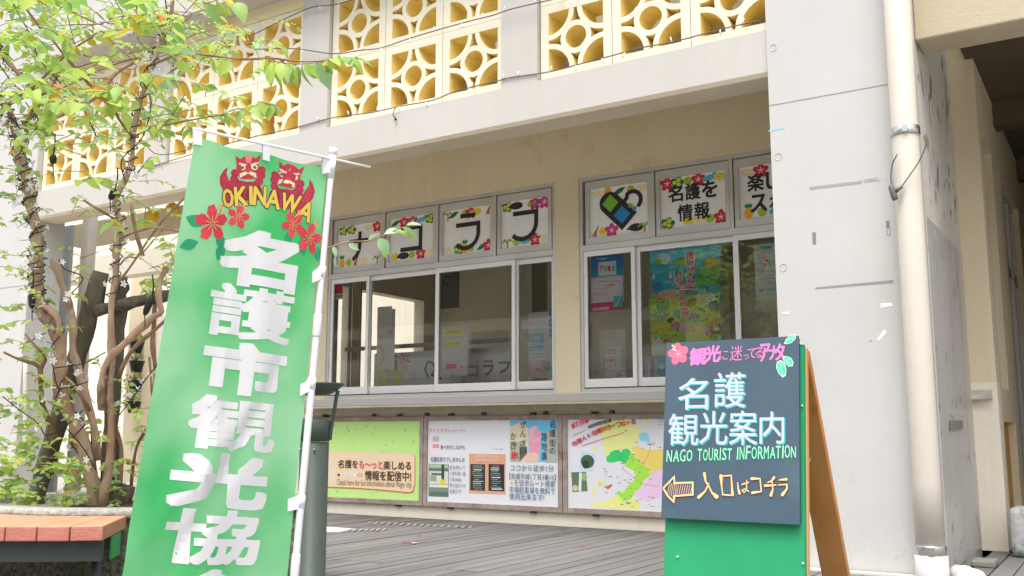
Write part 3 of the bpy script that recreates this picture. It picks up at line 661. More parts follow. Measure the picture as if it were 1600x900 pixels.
# ================================================================== letter panels in the transoms
BK = (44, 46, 48); RD = (206, 44, 72); MG = (200, 60, 140); GN = (70, 168, 70); DG = (30, 120, 66); YL = (232, 212, 66); LG_ = (172, 200, 60); CY = (84, 184, 214); OR = (222, 110, 60); BE = (240, 226, 190)
def motif(A, kind, u, v, r):
    if kind == 'r': A.flower(u, v, r, RD)
    elif kind == 'm': A.flower(u, v, r, MG)
    elif kind == 'p': A.pine(u, v, r)
    elif kind == 't': A.palm(u, v, r)
    elif kind == 'g':
        for k in range(5): A.discuv(u + r * 0.6 * math.cos(k * 1.3), v + r * 0.5 * math.sin(k * 1.3), r * .42, r * .36, GN if k % 2 else DG, 9)
        for k in range(3): A.discuv(u + r * 0.4 * math.cos(k * 2.1 + 1), v + r * 0.35 * math.sin(k * 2.1 + 1), r * .3, r * .26, YL, 9)
        A.discuv(u, v, r * .14, r * .1, BK, 8)
    elif kind == 'l': A.leaf(u - r, v - r * .5, r * 2.2, r * .35, .45, DG)
    elif kind == 'y': A.discuv(u, v, r * .8, r * .55, YL, 12); A.discuv(u + r * .3, v + r * .2, r * .12, r * .12, OR, 6); A.discuv(u - r * .2, v, r * .12, r * .12, OR, 6)
    elif kind == 'o': A.discuv(u, v, r * .6, r * .6, LG_, 12); A.strokeuv([(u, v), (u, v + r * .4)], r * .08, DG)
    elif kind == 'c': A.discuv(u, v, r * .95, r * .4, CY, 12, .2); A.leaf(u + r * .4, v, r * .9, r * .25, .9, CY)
    elif kind == 'b':
        A.discuv(u, v, r * 1.1, r * .55, BK, 14); A.polyuv([(u - r * 1.5, v - r * .2), (u - r * .7, v + r * .45), (u - r * .6, v - r * .35)], BK)
    elif kind == 'e':
        A.discuv(u, v, r * .95, r * .5, BE, 12)
        for k in range(4): A.discuv(u - r * .6 + k * r * .4, v + r * .2 * (-1) ** k, r * .07, r * .07, OR, 6)
    elif kind == 's': A.strokeuv([(u - r * .2, v - r * .6), (u, v), (u + r * .5, v + r * .9)], [r * .7, r * .4, r * .12], (190, 106, 66))
def letter_panel(x0, x1, label, top, bot, glyph):
    a, c = x0 + 0.062, x1 - 0.056; z0, z1 = ZT + .098, ZH - .118
    Y = YW + 0.012 + 0.046
    q = MB(); q.box(a, c, Y, Y + 0.005, z0 + .002, z1 - .002)
    pn = tag(q.build('letter_poster', M['paper']), label, 'poster', 'letter posters in the row of upper panes')
    S = planeY(Y); A = Art(S, 0.0006); r = 0.074
    n = len(top); W = c - a - .03
    for k, t in enumerate(top):
        if t != ' ': motif(A, t, a + .02 + W * (k + .5) / n, z1 - .058, r)
    n = len(bot)
    for k, t in enumerate(bot):
        if t != ' ': motif(A, t, a + .02 + W * (k + .5) / n, z0 + .066, r)
    A.build('border_print', pn)
    A = Art(S, 0.004); cx, cz = (a + c) / 2, (z0 + z1) / 2
    glyph(A, cx, cz); kk = 1.18
    A.faces = [([(cx + (u - cx) * kk, cz + (v - cz) * kk) for u, v in p], h, m_) for p, h, m_ in A.faces]; A.build('lettering', pn)
def arcp(cx, cy, r, a0, a1, n=10): return [(cx + r * math.cos(a0 + (a1 - a0) * k / n), cy + r * math.sin(a0 + (a1 - a0) * k / n)) for k in range(n + 1)]
WD = 0.042
def g_na(A, x, z):
    A.strokeuv([(x - .13, z + .045), (x + .13, z + .045)], WD, BK); A.strokeuv([(x + .005, z + .14), (x + .005, z + .0)] + arcp(x - .15, z, .155, 0, -1.15)[1:], WD, BK)
def g_ko(A, x, z): A.strokeuv([(x - .14, z + .105), (x + .105, z + .105), (x + .105, z - .105), (x - .14, z - .105)], WD, BK)
def g_ra(A, x, z):
    A.strokeuv([(x - .08, z + .145), (x + .09, z + .145)], WD, BK)
    A.strokeuv([(x - .13, z + .06), (x + .125, z + .06), (x + .125, z - .02)] + arcp(x - .02, z - .02, .145, 0, -2.35)[1:], WD, BK)
def g_fu(A, x, z):
    A.strokeuv([(x - .13, z + .095), (x + .115, z + .095), (x + .115, z + .0)] + arcp(x - .03, z - .0, .145, 0, -2.35)[1:], WD, BK)
    A.discuv(x + .045, z + .165, .022, .022, (140, 190, 60)); A.discuv(x + .115, z + .162, .022, .022, (40, 140, 200))
def g_heart(A, x, z):
    s2 = .7071
    # thick left lobe of the heart: a pill leaning down to the right, with a green and a blue window
    P0, P1 = (x - .085, z + .075), (x + .075, z - .085)
    dx, dz = s2, -s2; R_ = .098
    pill = arcp(P0[0], P0[1], R_, PI / 4, PI / 4 + PI, 14)
    tip = [(P1[0] + dx * .03 - s2 * R_ , P1[1] + dz * .03 - s2 * R_), (P1[0] + dx * .03 + s2 * R_, P1[1] + dz * .03 + s2 * R_)]
    A.polyuv(pill + tip, BK)
    def dia(cx, cz, h, c): A.polyuv([(cx - h, cz), (cx, cz - h), (cx + h, cz), (cx, cz + h)], c)
    dia(x - .082, z + .072, .078, (122, 190, 56)); dia(x + .028, z - .04, .078, (36, 140, 204))
    A.strokeuv([(x + .03, z + .05), (x + .075, z + .1)] + arcp(x + .13, z + .075, .075, 2.3, -.75, 12), .036, BK, True)
    A.discuv(x + .108, z + .03, .02, .02, (140, 190, 60)); A.discuv(x + .142, z + .0, .02, .02, (60, 150, 220))
def g_t2(A, x, z):
    for t, cx in (('名', -.15), ('護', .0), ('を', .145)): A.textuv(t, (x + cx - .062, z + .01), (x + cx + .062, z + .145), BK, 0.022)
    for t, cx in (('情', -.07), ('報', .075)): A.textuv(t, (x + cx - .062, z - .16), (x + cx + .062, z - .025), BK, 0.022)
def g_t3(A, x, z):
    for t, cx in (('楽', -.15), ('し', .0), ('む', .145)): A.textuv(t, (x + cx - .062, z + .01), (x + cx + .062, z + .145), BK, 0.022)
    for t, cx in (('ス', -.13), ('ポ', .02), ('ッ', .15)): A.textuv(t, (x + cx - .062, z - .16), (x + cx + .062, z - .025), BK, 0.022)
T1 = [-8.0, -7.19, -6.42, -5.645, -4.92]; T2 = [-4.57, -3.79, -2.995, -2.2]
letter_panel(T1[0], T1[1], 'transom poster with the katakana letter ナ and fruit border', 'gg er', 'pose t', g_na)
letter_panel(T1[1], T1[2], 'transom poster with the square katakana letter コ', 'lrmcg', 'ybore', g_ko)
letter_panel(T1[2], T1[3], 'transom poster with the katakana letter ラ', 'tl ory s', 'e gpo lr', g_ra)
letter_panel(T1[3], T1[4], 'transom poster with a curved letter and two small coloured dots above it', 'gb rm', 'tocre', g_fu)
letter_panel(T2[0], T2[1], 'transom poster with the black heart logo holding green and blue squares', 'eploe', 'sym  bt', g_heart)
letter_panel(T2[1], T2[2], 'transom poster reading 名護を 情報 in black', 'rgorcy', 'g yeor', g_t2)
letter_panel(T2[2], T2[3], 'transom poster beginning 楽 and ス, cut off by the white pillar', 'er rg', 'pocyr', g_t3)

# ================================================================== papers behind the glass
YP = YW + 0.075
def sheet(name, quad, label, cat, fn, Y=YP, mat=None, group=None):
    S = planeY(Y); P = [S.px(*p) for p in quad]
    q = MB(); i = 0
    u0, u1 = min(p[0] for p in P), max(p[0] for p in P); v0, v1 = min(p[1] for p in P), max(p[1] for p in P)
    q.box(u0, u1, Y, Y + 0.002, v0, v1, 0)
    o = tag(q.build(name, mat or M['paper']), label, cat, group)
    A = Art(S, 0.0006); A.gain = 1.24; fn(A); A.build('print', o); return o
def f7515(A):
    A.rect(923, 402, 974, 431, (40, 110, 170)); A.poly([(923, 424), (940, 417), (960, 423), (974, 418), (974, 431), (923, 433)], (30, 140, 170)); A.poly([(930, 404), (950, 402), (945, 406)], (120, 180, 220))
    A.rect(935, 410, 963, 429, (238, 238, 238))
    for t, x, c in (('7', 937, (200, 40, 60)), ('5', 943.5, (30, 160, 140)), ('1', 950.5, (200, 40, 60)), ('5', 956, (30, 160, 140))): A.text(t, (x, 423.5), (x + (5.3 if t != '1' else 3), 415.5), c, 0.02)
    A.rect(924, 434, 975, 485, (232, 176, 194)); A.rect(926, 437, 973, 473, (240, 222, 228))
    A.text('1,500', (944, 449), (960, 443), (200, 40, 80), 0.01); A.rect(924, 474, 975, 485, (204, 60, 120)); A.rect(959, 463, 973, 480, (70, 178, 186)); A.stroke([(962, 478), (967, 470), (970, 464)], 1.2, (240, 240, 240))
    A.rect(926, 481, 952, 483.5, (240, 240, 240))
    for y in (440, 452, 458, 461): A.stroke([(928, y), (950 if y != 440 else 968, y - 1)], .8, (200, 100, 140))
sheet('window_poster', [(923, 402), (975, 486)], 'blue and pink poster reading 7515 in the narrow pane right of the cream strip', 'poster', f7515)
def f7515b(A):
    A.rect(1181, 386, 1206, 388, (60, 150, 140)); A.text('7', (1194, 416), (1200, 406), (200, 40, 60), .02); A.text('515', (1201, 416), (1215, 406), (60, 150, 140), .02)
    for y in (424, 430, 436, 442): A.stroke([(1186, y), (1215, y - 1)], .8, (150, 160, 156))
    A.rect(1186, 452, 1194, 455, (120, 130, 128)); A.rect(1198, 452, 1214, 455, (90, 180, 150))
sheet('window_notice', [(1178, 382), (1216, 467)], 'pale notice with 7515 behind the pane at the pillar edge', 'notice', f7515b, YP + .05)
def fposter(A):
    S = A.S
    A.rect(1015, 388, 1127, 470, (38, 160, 176)); A.rect(1015, 388, 1127, 400, (90, 190, 210))
    rd = random.Random(4)
    A.rect(1015, 466, 1127, 534, (170, 196, 60))
    A.rect(1018, 536, 1038, 552, (214, 220, 206))
    for x, y, r, c in ((1037, 404, 12, (216, 228, 226)), (1028, 409, 6, (150, 178, 60)), (1064, 408, 9, (120, 160, 60)), (1112, 411, 13, (176, 150, 64)), (1104, 430, 16, (60, 140, 60)), (1116, 436, 14, (44, 124, 56)), (1096, 440, 10, (80, 160, 70)), (1120, 420, 9, (96, 150, 60)), (1026, 448, 9, (40, 120, 180)), (1053, 452, 8, (60, 140, 190)),
                       (1046, 460, 12, (200, 150, 130)), (1032, 464, 8, (206, 120, 100)), (1096, 470, 13, (230, 220, 160)), (1112, 466, 10, (206, 214, 196)), (1116, 478, 10, (60, 130, 130)), (1080, 472, 9, (150, 120, 80)), (1036, 478, 11, (60, 160, 90)), (1060, 492, 10, (70, 160, 80)), (1084, 496, 9, (120, 130, 120)), (1110, 496, 12, (230, 200, 120)),
                       (1070, 512, 12, (226, 170, 180)), (1056, 508, 8, (220, 130, 150)), (1090, 516, 11, (236, 190, 90)), (1108, 516, 10, (220, 150, 120)), (1122, 516, 8, (50, 44, 40)), (1026, 532, 9, (240, 240, 236)), (1042, 533, 7, (220, 140, 90)), (1048, 500, 6, (40, 60, 44)), (1124, 500, 7, (190, 160, 60))):
        A.disc(x, y, r, c, r * .75, 11, rd.uniform(-.4, .4))
    A.disc(1034, 512, 12, (240, 200, 60), 10); u, v = S.px(1032, 501)
    for a in (1.0, 1.35, 1.7, 2.1, 2.5, .6): A.leaf(u, v, .13, .018, a, (80, 150, 80))
    for k in range(3): A.stroke([(1024, 508 + k * 5), (1044, 506 + k * 5)], 1.4, (216, 160, 40))
    for x, y in ((1019, 430), (1045, 428), (1072, 426)): A.poly([(x, y + 6), (x + 3, y - 7), (x + 5, y + 6)], (240, 240, 238)); A.poly([(x - 2, y + 7), (x + 7, y + 7), (x + 5, y + 9), (x, y + 9)], (180, 110, 70))
    for k in range(240):
        x, y = rd.uniform(1017, 1125), rd.uniform(450, 534)
        A.disc(x, y, rd.uniform(.8, 2.6), rd.choice([(236, 232, 210), (220, 120, 120), (70, 150, 80), (240, 200, 80), (60, 120, 140), (190, 210, 90), (230, 160, 170), (70, 60, 50), (150, 190, 60), (246, 240, 230)]), rd.uniform(.8, 2.2), 6, rd.uniform(0, 3))
    for k in range(26): A.disc(rd.uniform(1018, 1125), rd.uniform(394, 450), rd.uniform(.7, 2.4), rd.choice([(230, 230, 220), (200, 150, 60), (60, 130, 170), (30, 140, 160)]), .9, 6)
    y = 393; x = 1079
    for t, h, dx in (('通', 14, 0), ('り', 12, 0), ('す', 11, 3), ('ぎ', 11, 0), ('た', 10, 1), ('ら', 10, 0)):
        A.text(t, (x - 7 + dx, y + h), (x + 7 + dx, y), (244, 240, 236), .06); A.text(t, (x - 6 + dx, y + h - .7), (x + 6 + dx, y + .7), (214, 40, 60), .02); y += h * .86
    y = 423; x = 1061
    for t, h in (('い', 13), ('ち', 11), ('ゃ', 9), ('さ', 10), ('ん', 11), ('ど', 11), ('ぅ', 8), ('ー', 9)):
        A.text(t, (x - 6.5, y + h), (x + 6.5, y), (244, 240, 236), .06); A.text(t, (x - 5.5, y + h - .7), (x + 5.5, y + .7), (214, 40, 60), .02); y += h * .86; x += 1.6
    for k in (-1, 1): A.disc(1121 + k * 2, 514, 2.6, (220, 220, 214), 2.6, 9)
sheet('window_poster', [(1015, 387.5), (1127, 554)], 'large colourful island map poster with red vertical lettering behind the chalkboard', 'poster', fposter, YP + .03)
def fph(A):
    A.rect(1009, 560, 1024, 590, (176, 160, 186)); A.rect(1027, 560, 1040, 590, (90, 170, 200)); A.disc(1034, 572, 5, (220, 232, 240)); A.rect(1012, 566, 1015, 590, (226, 220, 232)); A.rect(1019, 562, 1021, 590, (130, 110, 150))
sheet('photo_sheet', [(1007, 558), (1041, 591)], 'two small photo prints in the pane directly left of the chalkboard', 'poster', fph, YP + .03)
def fnote(A):
    A.rect(694, 515, 721, 523, (240, 226, 60)); A.rect(695, 533, 719, 541, (240, 226, 60)); A.rect(697, 569, 713, 576, (206, 50, 150)); A.disc(721, 573, 2, (220, 80, 90)); A.stroke([(720.5, 575), (720, 580)], .8, (200, 80, 90))
    for y in (528, 545, 554, 565, 581): A.stroke([(697, y), (718, y - 1)], .9, (180, 180, 186))
    for t, y in (('営業時間のお知らせ', 521.5), ('定休日のご案内', 539.5)): A.text(t, (696, y), (719, y - 5), (120, 110, 30), .0)
sheet('window_notice', [(687, 510), (731, 585)], 'white notice with two yellow bars and a magenta bar taped behind the pane', 'notice', fnote)
def fred(A):
    A.rect(518, 446, 535, 465, (206, 30, 60)); A.text('SECOM', (519.5, 464), (533, 460), (226, 226, 228), .03)
    A.rect(518, 460, 535, 467, (232, 232, 234)); A.text('SECOM', (519, 465.6), (534, 461), (70, 70, 74), .03)
sheet('security_sticker', [(518, 445), (535, 467)], 'red and white security sticker in the upper corner of the leftmost pane', 'sticker', fred)
def fham(A):
    A.rect(828, 521, 850, 548, (90, 160, 196)); 
    for t, y, x0, x1 in (('北海道', 532, 834, 844), ('日本ハム', 541, 828, 851), ('ファイターズ', 549.5, 827, 851)): A.text(t, (x0, y), (x1, y - 7.4), (246, 246, 248), .03)
    A.disc(843, 575, 18, (226, 150, 170), 13); A.disc(838, 570, 9, (236, 180, 190), 7); A.rect(828, 549, 850, 563, (222, 226, 222)); 
    for y in (553, 558): A.stroke([(830, y), (848, y)], 1.2, (140, 150, 146))
    u, v = A.S.px(848, 580); A.leaf(u, v, .12, .02, .3, (60, 150, 90)); A.leaf(u, v, .13, .02, .8, (70, 160, 90)); A.leaf(u, v, .1, .018, 2.8, (70, 150, 80))
    for y in (490, 506, 522): A.disc(864, y - 2, 6.5, (40, 134, 190), 8, 12); A.stroke([(861, y - 2), (867, y - 3)], 1.2, (236, 240, 242))
    A.text('AOZORA', (829, 497), (849, 492.5), (220, 110, 120), .0); A.rect(806, 500, 858, 512, (206, 216, 226))
    A.disc(826, 506, 7, (230, 180, 200), 5, 9); A.disc(842, 505, 6, (170, 200, 230), 4, 9); A.text('氷', (807, 511), (814, 502), (90, 140, 200), .02)
q = sheet('baseball_poster', [(826, 489), (869, 590)], 'poster reading 日本ハム ファイターズ with a pink blossom in the pane left of the cream strip', 'poster', fham, YP + .035, mat=flat((226, 230, 230), .6))
def fcafe(A):
    for y, x0, x1, t in ((531, 937, 963, 'きしもと'),): A.text(t, (x0, y), (x1, y - 14), (220, 130, 90), .0)
    A.rect(945, 541, 971, 590, (222, 220, 206)); A.text('営業中', (948, 550), (963, 545), (120, 120, 110), 0)
    A.stroke([(947, 553), (965, 552)], 1.5, (190, 150, 90))
    P = [(953 + 9 * math.cos(a), 569 + 10 * math.sin(a)) for a in [k * PI / 8 for k in range(17)]]; A.stroke(P, .8, (210, 90, 100))
    A.text('名護', (947, 566), (958, 561), (214, 70, 80), .02); A.text('マップ', (947, 574), (959, 569), (214, 110, 110), .0)
    A.rect(958, 574, 977, 594, (226, 228, 232)); A.stroke([(961, 588), (973, 587)], 1.2, (90, 100, 130)); A.stroke([(961, 584), (967, 584)], .8, (120, 130, 150))
sheet('window_flyer', [(936, 517), (978, 595)], 'tall pale flyer with a red ring stamp low in the narrow pane', 'poster', fcafe, YP + .03, mat=flat((214, 220, 212), .6))
# counter panel with the web-site name, inside the office
def fcp(A):
    G_ = (72, 74, 76)
    P = lambda x, y: A.S.px(x, y)
    def tx(t, x0, y0, x1, y1): A.text(t, (x0, y0), (x1, y1), G_, .03)
    tx('ナ', 704, 589, 716, 570); tx('コ', 731, 588, 747, 571); tx('ラ', 755, 587, 771, 563); tx('フ', 779, 583, 797, 565); tx('゛', 744, 568, 747, 565)
    A.disc(743, 564, 1.4, (90, 170, 190)); A.disc(747.5, 563.6, 1.4, (120, 180, 80)); A.text('名護を楽しむ情報サイト', (714, 600), (789, 593), (110, 112, 114), .0)
    A.stroke([(669, 590), (664, 577), (668, 566), (676, 566), (680, 576), (675, 586), (690, 592)], 2.6, G_)
    A.stroke([(590, 556), (604, 557), (617, 556), (628, 560), (642, 566)], 1.6, (110, 90, 80))
    rd = random.Random(2)
    for k in range(9): A.flower(*A.S.px(rd.uniform(615, 645), rd.uniform(545, 590)), .045, (222, 150, 164), n=5, rot=rd.uniform(0, 1))
    for k in range(12): A.disc(rd.uniform(592, 625), rd.uniform(565, 600), rd.uniform(4, 8), (190, 206, 120), rd.uniform(3, 6), 9)
sheet('counter_panel', [(585, 553), (797, 607)], 'white counter front inside the office printed with the site name and blossoms', 'counter', fcp, 9.0)
def frack(A):
    A.rect(590, 480, 612, 520, (206, 210, 214)); A.rect(590, 530, 615, 578, (210, 214, 216)); P = [(590 + 10 * math.cos(a), 555 + 16 * math.sin(a)) for a in [-1.4 + k * .35 for k in range(9)]]; A.stroke(P, 1.4, (224, 140, 150)); A.rect(607, 516, 613, 521, (236, 120, 150))
    A.rect(592, 524, 594, 526, (220, 80, 80))
sheet('notice_sheet', [(590, 485), (616, 578)], 'grey paper sheets hanging inside the second pane from the left', 'notice', frack, 8.95, flat((214, 220, 222), .8))
q = MB(); p = onY(684, 428, 9.9); p2 = onY(716, 480, 9.9); q.box(p.x, p2.x, 9.9, 9.92, p2.z, p.z)
o = tag(q.build('hanging_sign', flat((112, 116, 112), .7)), 'grey hanging sign with green and blue marks inside the third pane', 'sign')
A = Art(planeY(9.9)); A.poly([(692, 440), (697, 430), (704, 432), (700, 445), (696, 452), (692, 446)], (60, 66, 60)); A.disc(698, 438, 4, (110, 150, 70), 5, 4); A.disc(695, 447, 4, (60, 130, 160), 5, 4); A.text('ナゴラブ', (690, 472), (708, 462), (80, 84, 82), .02); A.build('print', o)
q = MB(); p = onY(545, 455, 9.3); q.box(p.x, p.x + .03, 9.3, 9.33, 1.2, 2.9); q.box(p.x + .18, p.x + .2, 9.3, 9.33, 1.2, 2.9); q.box(p.x + .0, p.x + 3.0, 9.25, 9.28, 1.93, 1.98)
tag(q.build('display_frame', flat((190, 190, 186), .5)), 'thin pale metal display frame standing inside the left window', 'display frame')
q = MB(); q.box(-7.7, -7.15, 9.5, 9.9, 0, 1.5); q.box(-7.75, -7.1, 9.45, 9.95, 1.5, 1.54); tag(q.build('cabinet', flat((150, 152, 146), .7)), 'pale cabinet inside the leftmost pane', 'cabinet')

# ================================================================== framed boards under the shelf
def frame_board(x0, x1, label, matf, draw, z0=0.135, z1=1.093, broken=False):
    t = thing('notice_board', label, 'notice board', ((x0 + x1) / 2, YW - .05, z0), 'wood-framed boards under the counter shelf')
    Y = YW - 0.05; f = 0.05
    for (a, c, e, g_) in ((x0, x0 + f, z0, z1), (x1 - f, x1, z0, z1)):
        q = MB(); q.box(a + .001, c - .001, Y, YW - .004, e, g_); q.build('frame_rail', M['wood'], t, bevel=.003)
    for (e, g_) in ((z0, z0 + f), (z1 - f, z1)):
        q = MB(); q.box(x0 + f, x1 - f, Y + .003, YW - .004, e, g_); q.build('frame_rail', M['wood'], t, bevel=.003)
    for x in (x0 + .35, x1 - .35):
        for z in (z0 - .02, z1 + .005):
            q = MB(); q.box(x - .03, x + .03, Y + .01, YW - .004, z, z + .018); q.build('bracket', M['track'], t)
    q = MB(); q.box(x0 + f, x1 - f, Y + .02, YW - .004, z0 + f, z1 - f); q.build('board', matf, t)
    S = planeY(Y + .02); A = Art(S, 0.0006); A.gain = 1.1; A2 = Art(S, .009); draw(A, A2, x0 + f, x1 - f, z0 + f, z1 - f)
    A.build('print', t)
    if A2.faces: A2.build('lettering', t)
def d1(A, B, x0, x1, z0, z1):
    rd = random.Random(8)
    for k in range(70): A.discuv(rd.uniform(x0 + .04, x1 - .04), rd.uniform(z0 + .04, z1 - .04), rd.uniform(.008, .025), rd.uniform(.008, .016), rd.choice([(150, 214, 110), (140, 208, 130), (176, 222, 100)]), 7, rd.uniform(0, 3))
    A.poly([(480, 705), (560, 706), (640, 708), (649, 712), (649, 758), (646, 769), (640, 771), (600, 767), (560, 764), (480, 761)], (196, 110, 70))
    A.poly([(480, 705), (560, 706), (640, 708), (648, 712), (648, 756), (645, 767), (640, 769), (600, 765), (560, 762), (480, 759)], (232, 204, 172))
    BR = (96, 70, 56)
    B.text('名護を', (529, 731), (560, 719), BR, .015); B.text('も〜っと', (562, 732), (598.5, 720), (232, 84, 100), .02); B.text('楽しめる', (600, 733.5), (643, 721), BR, .018)
    B.text('情報を配信中!', (571, 750), (643, 737), BR, .018); B.text('Check here for fun information about Nago city.', (527, 760.5), (645, 752), (150, 124, 102), .0)
    A.rect(533, 739, 557, 745, (226, 222, 224)); A.rect(559, 740, 566, 745, (150, 130, 116)); A.rect(560, 741, 565, 744, (232, 204, 172)); B.text('ナゴラブ', (535, 744), (553, 740), (170, 168, 176), 0); B.text('・', (528.5, 743.5), (531.5, 740.5), BR, .03)
    A.rect(505, 715, 524, 755, (226, 206, 182))
frame_board(-8.32, -6.525, 'leftmost framed board, lime green with a beige speech panel', flat((204, 246, 150), .55), d1)
def d2(A, B, x0, x1, z0, z1):
    PK = (226, 116, 140); NV = (70, 80, 130); GY = (110, 112, 120)
    B.text('テイクアウトパーラー', (671, 676), (729, 670), PK, .0)
    A.rect(669, 680, 686, 712, (232, 214, 220)); A.rect(676, 682, 686, 690, (190, 170, 190)); A.rect(676, 694, 686, 700, (214, 140, 150))
    B.text('食べ歩きしながら', (688.5, 702), (727, 695.5), NV, .005); B.text('名護名街ワラしませんか', (673.5, 721.5), (727, 714.5), NV, .005)
    A.rect(670, 725, 701, 777, (116, 140, 124)); A.rect(671, 736, 700, 757, (206, 212, 196)); A.rect(674, 739, 694, 743, (90, 100, 84)); A.rect(672, 743, 682, 752, (150, 160, 140)); A.rect(671, 757, 700, 762, (222, 220, 206)); A.rect(671, 768, 700, 776, (90, 116, 104)); A.rect(671, 726, 700, 731, (180, 190, 150)); A.rect(690, 726, 694, 756, (60, 84, 74)); A.rect(670, 733, 701, 735, (60, 90, 80))
    A.poly([(687, 750), (691, 748), (697, 754), (696, 760), (690, 757)], (240, 200, 60))
    for k, t in enumerate(('右を向いて', '小道を真っ直', 'ぐ約100m', '突き当たりの', '右側です!')): B.text(t, (703, 733.5 + k * 9.3), (728 - (6 if k in (2, 4) else 0), 727.5 + k * 9.3), GY, .0)
    A.rect(733, 709, 790, 773, (216, 160, 128)); A.rect(735, 725, 758, 767, (52, 66, 66)); A.rect(763.5, 725, 788, 768, (46, 56, 60))
    B.text('今日のおすすめメニュー', (742, 715), (782, 711), (244, 240, 234), .01); B.text('店内でも食べられます!', (744, 720.5), (780, 716.5), (244, 240, 234), .01)
    rd = random.Random(12)
    for x in (736, 765):
        for y in range(728, 767, 3):
            A.stroke([(x + 1 + rd.uniform(0, 4), y), (x + rd.uniform(12, 20), y + .3)], rd.uniform(.6, 1.3), rd.choice([(190, 210, 206), (120, 170, 150), (200, 120, 140), (150, 150, 110), (225, 225, 225)]))
    B.text('インスタグラム等', (768, 703), (786, 700.5), GY, 0)
    # picture with the shaved ice
    A.rect(797, 657, 871, 722, (110, 190, 226)); A.poly([(797, 667), (816, 658), (826, 670), (826, 722), (797, 722)], (216, 204, 178)); A.rect(797, 690, 822, 722, (176, 176, 156)); A.poly([(852, 676), (871, 668), (871, 723), (852, 723)], (170, 176, 170)); A.rect(812, 698, 824, 722, (90, 100, 86))
    A.poly([(827, 690), (845, 691), (843, 712), (829, 712)], (226, 150, 176)); A.disc(836, 683, 11, (236, 170, 190), 9); A.disc(834, 673, 7, (240, 182, 200), 6); A.disc(840, 678, 6, (232, 160, 184), 6); A.disc(836, 668, 4, (240, 188, 204), 3)
    A.poly([(812, 722), (824, 708), (838, 707), (843, 712), (840, 722)], (236, 190, 172))
    DKS = (60, 66, 74)
    for t, x, y, s_ in (('名', 864, 657, 12), ('護', 864, 671, 12), ('街', 864, 686, 12), ('の', 864, 700, 9), ('路', 851, 676, 13), ('地', 851, 691, 13), ('裏', 851, 706, 13), ('ぜ', 818, 658, 11), ('ん', 818, 672, 11), ('ざ', 818, 687, 10), ('い', 818, 700, 9), ('か', 803, 676, 11), ('き', 803, 690, 12)): B.text(t, (x - 4.7, y + s_), (x + 4.7, y), DKS, .0)
    B.text('氷', (799, 717), (811, 705), (226, 60, 70), .02)
    B.text('ココから徒歩1分', (798.5, 736), (866, 727), (86, 108, 130), .0); B.text('【名護市城1丁目3番10】', (796.5, 748.5), (869, 741), (84, 96, 110), .0); B.text('を徒歩ルート検索', (804.5, 759.5), (868, 751), (90, 110, 130), .0)
    A.disc(799.5, 755, 2.2, (240, 190, 90), 3); B.text('市場駐車場を無料で', (796.5, 770.5), (868, 762), (80, 120, 150), .0); B.text('使用出来ます!', (796.5, 780.5), (851, 772.5), (80, 110, 140), .0)
frame_board(-6.52, -4.795, 'middle framed board, white with shop notes, a pink shaved ice picture and chalk menus', flat((240, 242, 248), .5), d2)
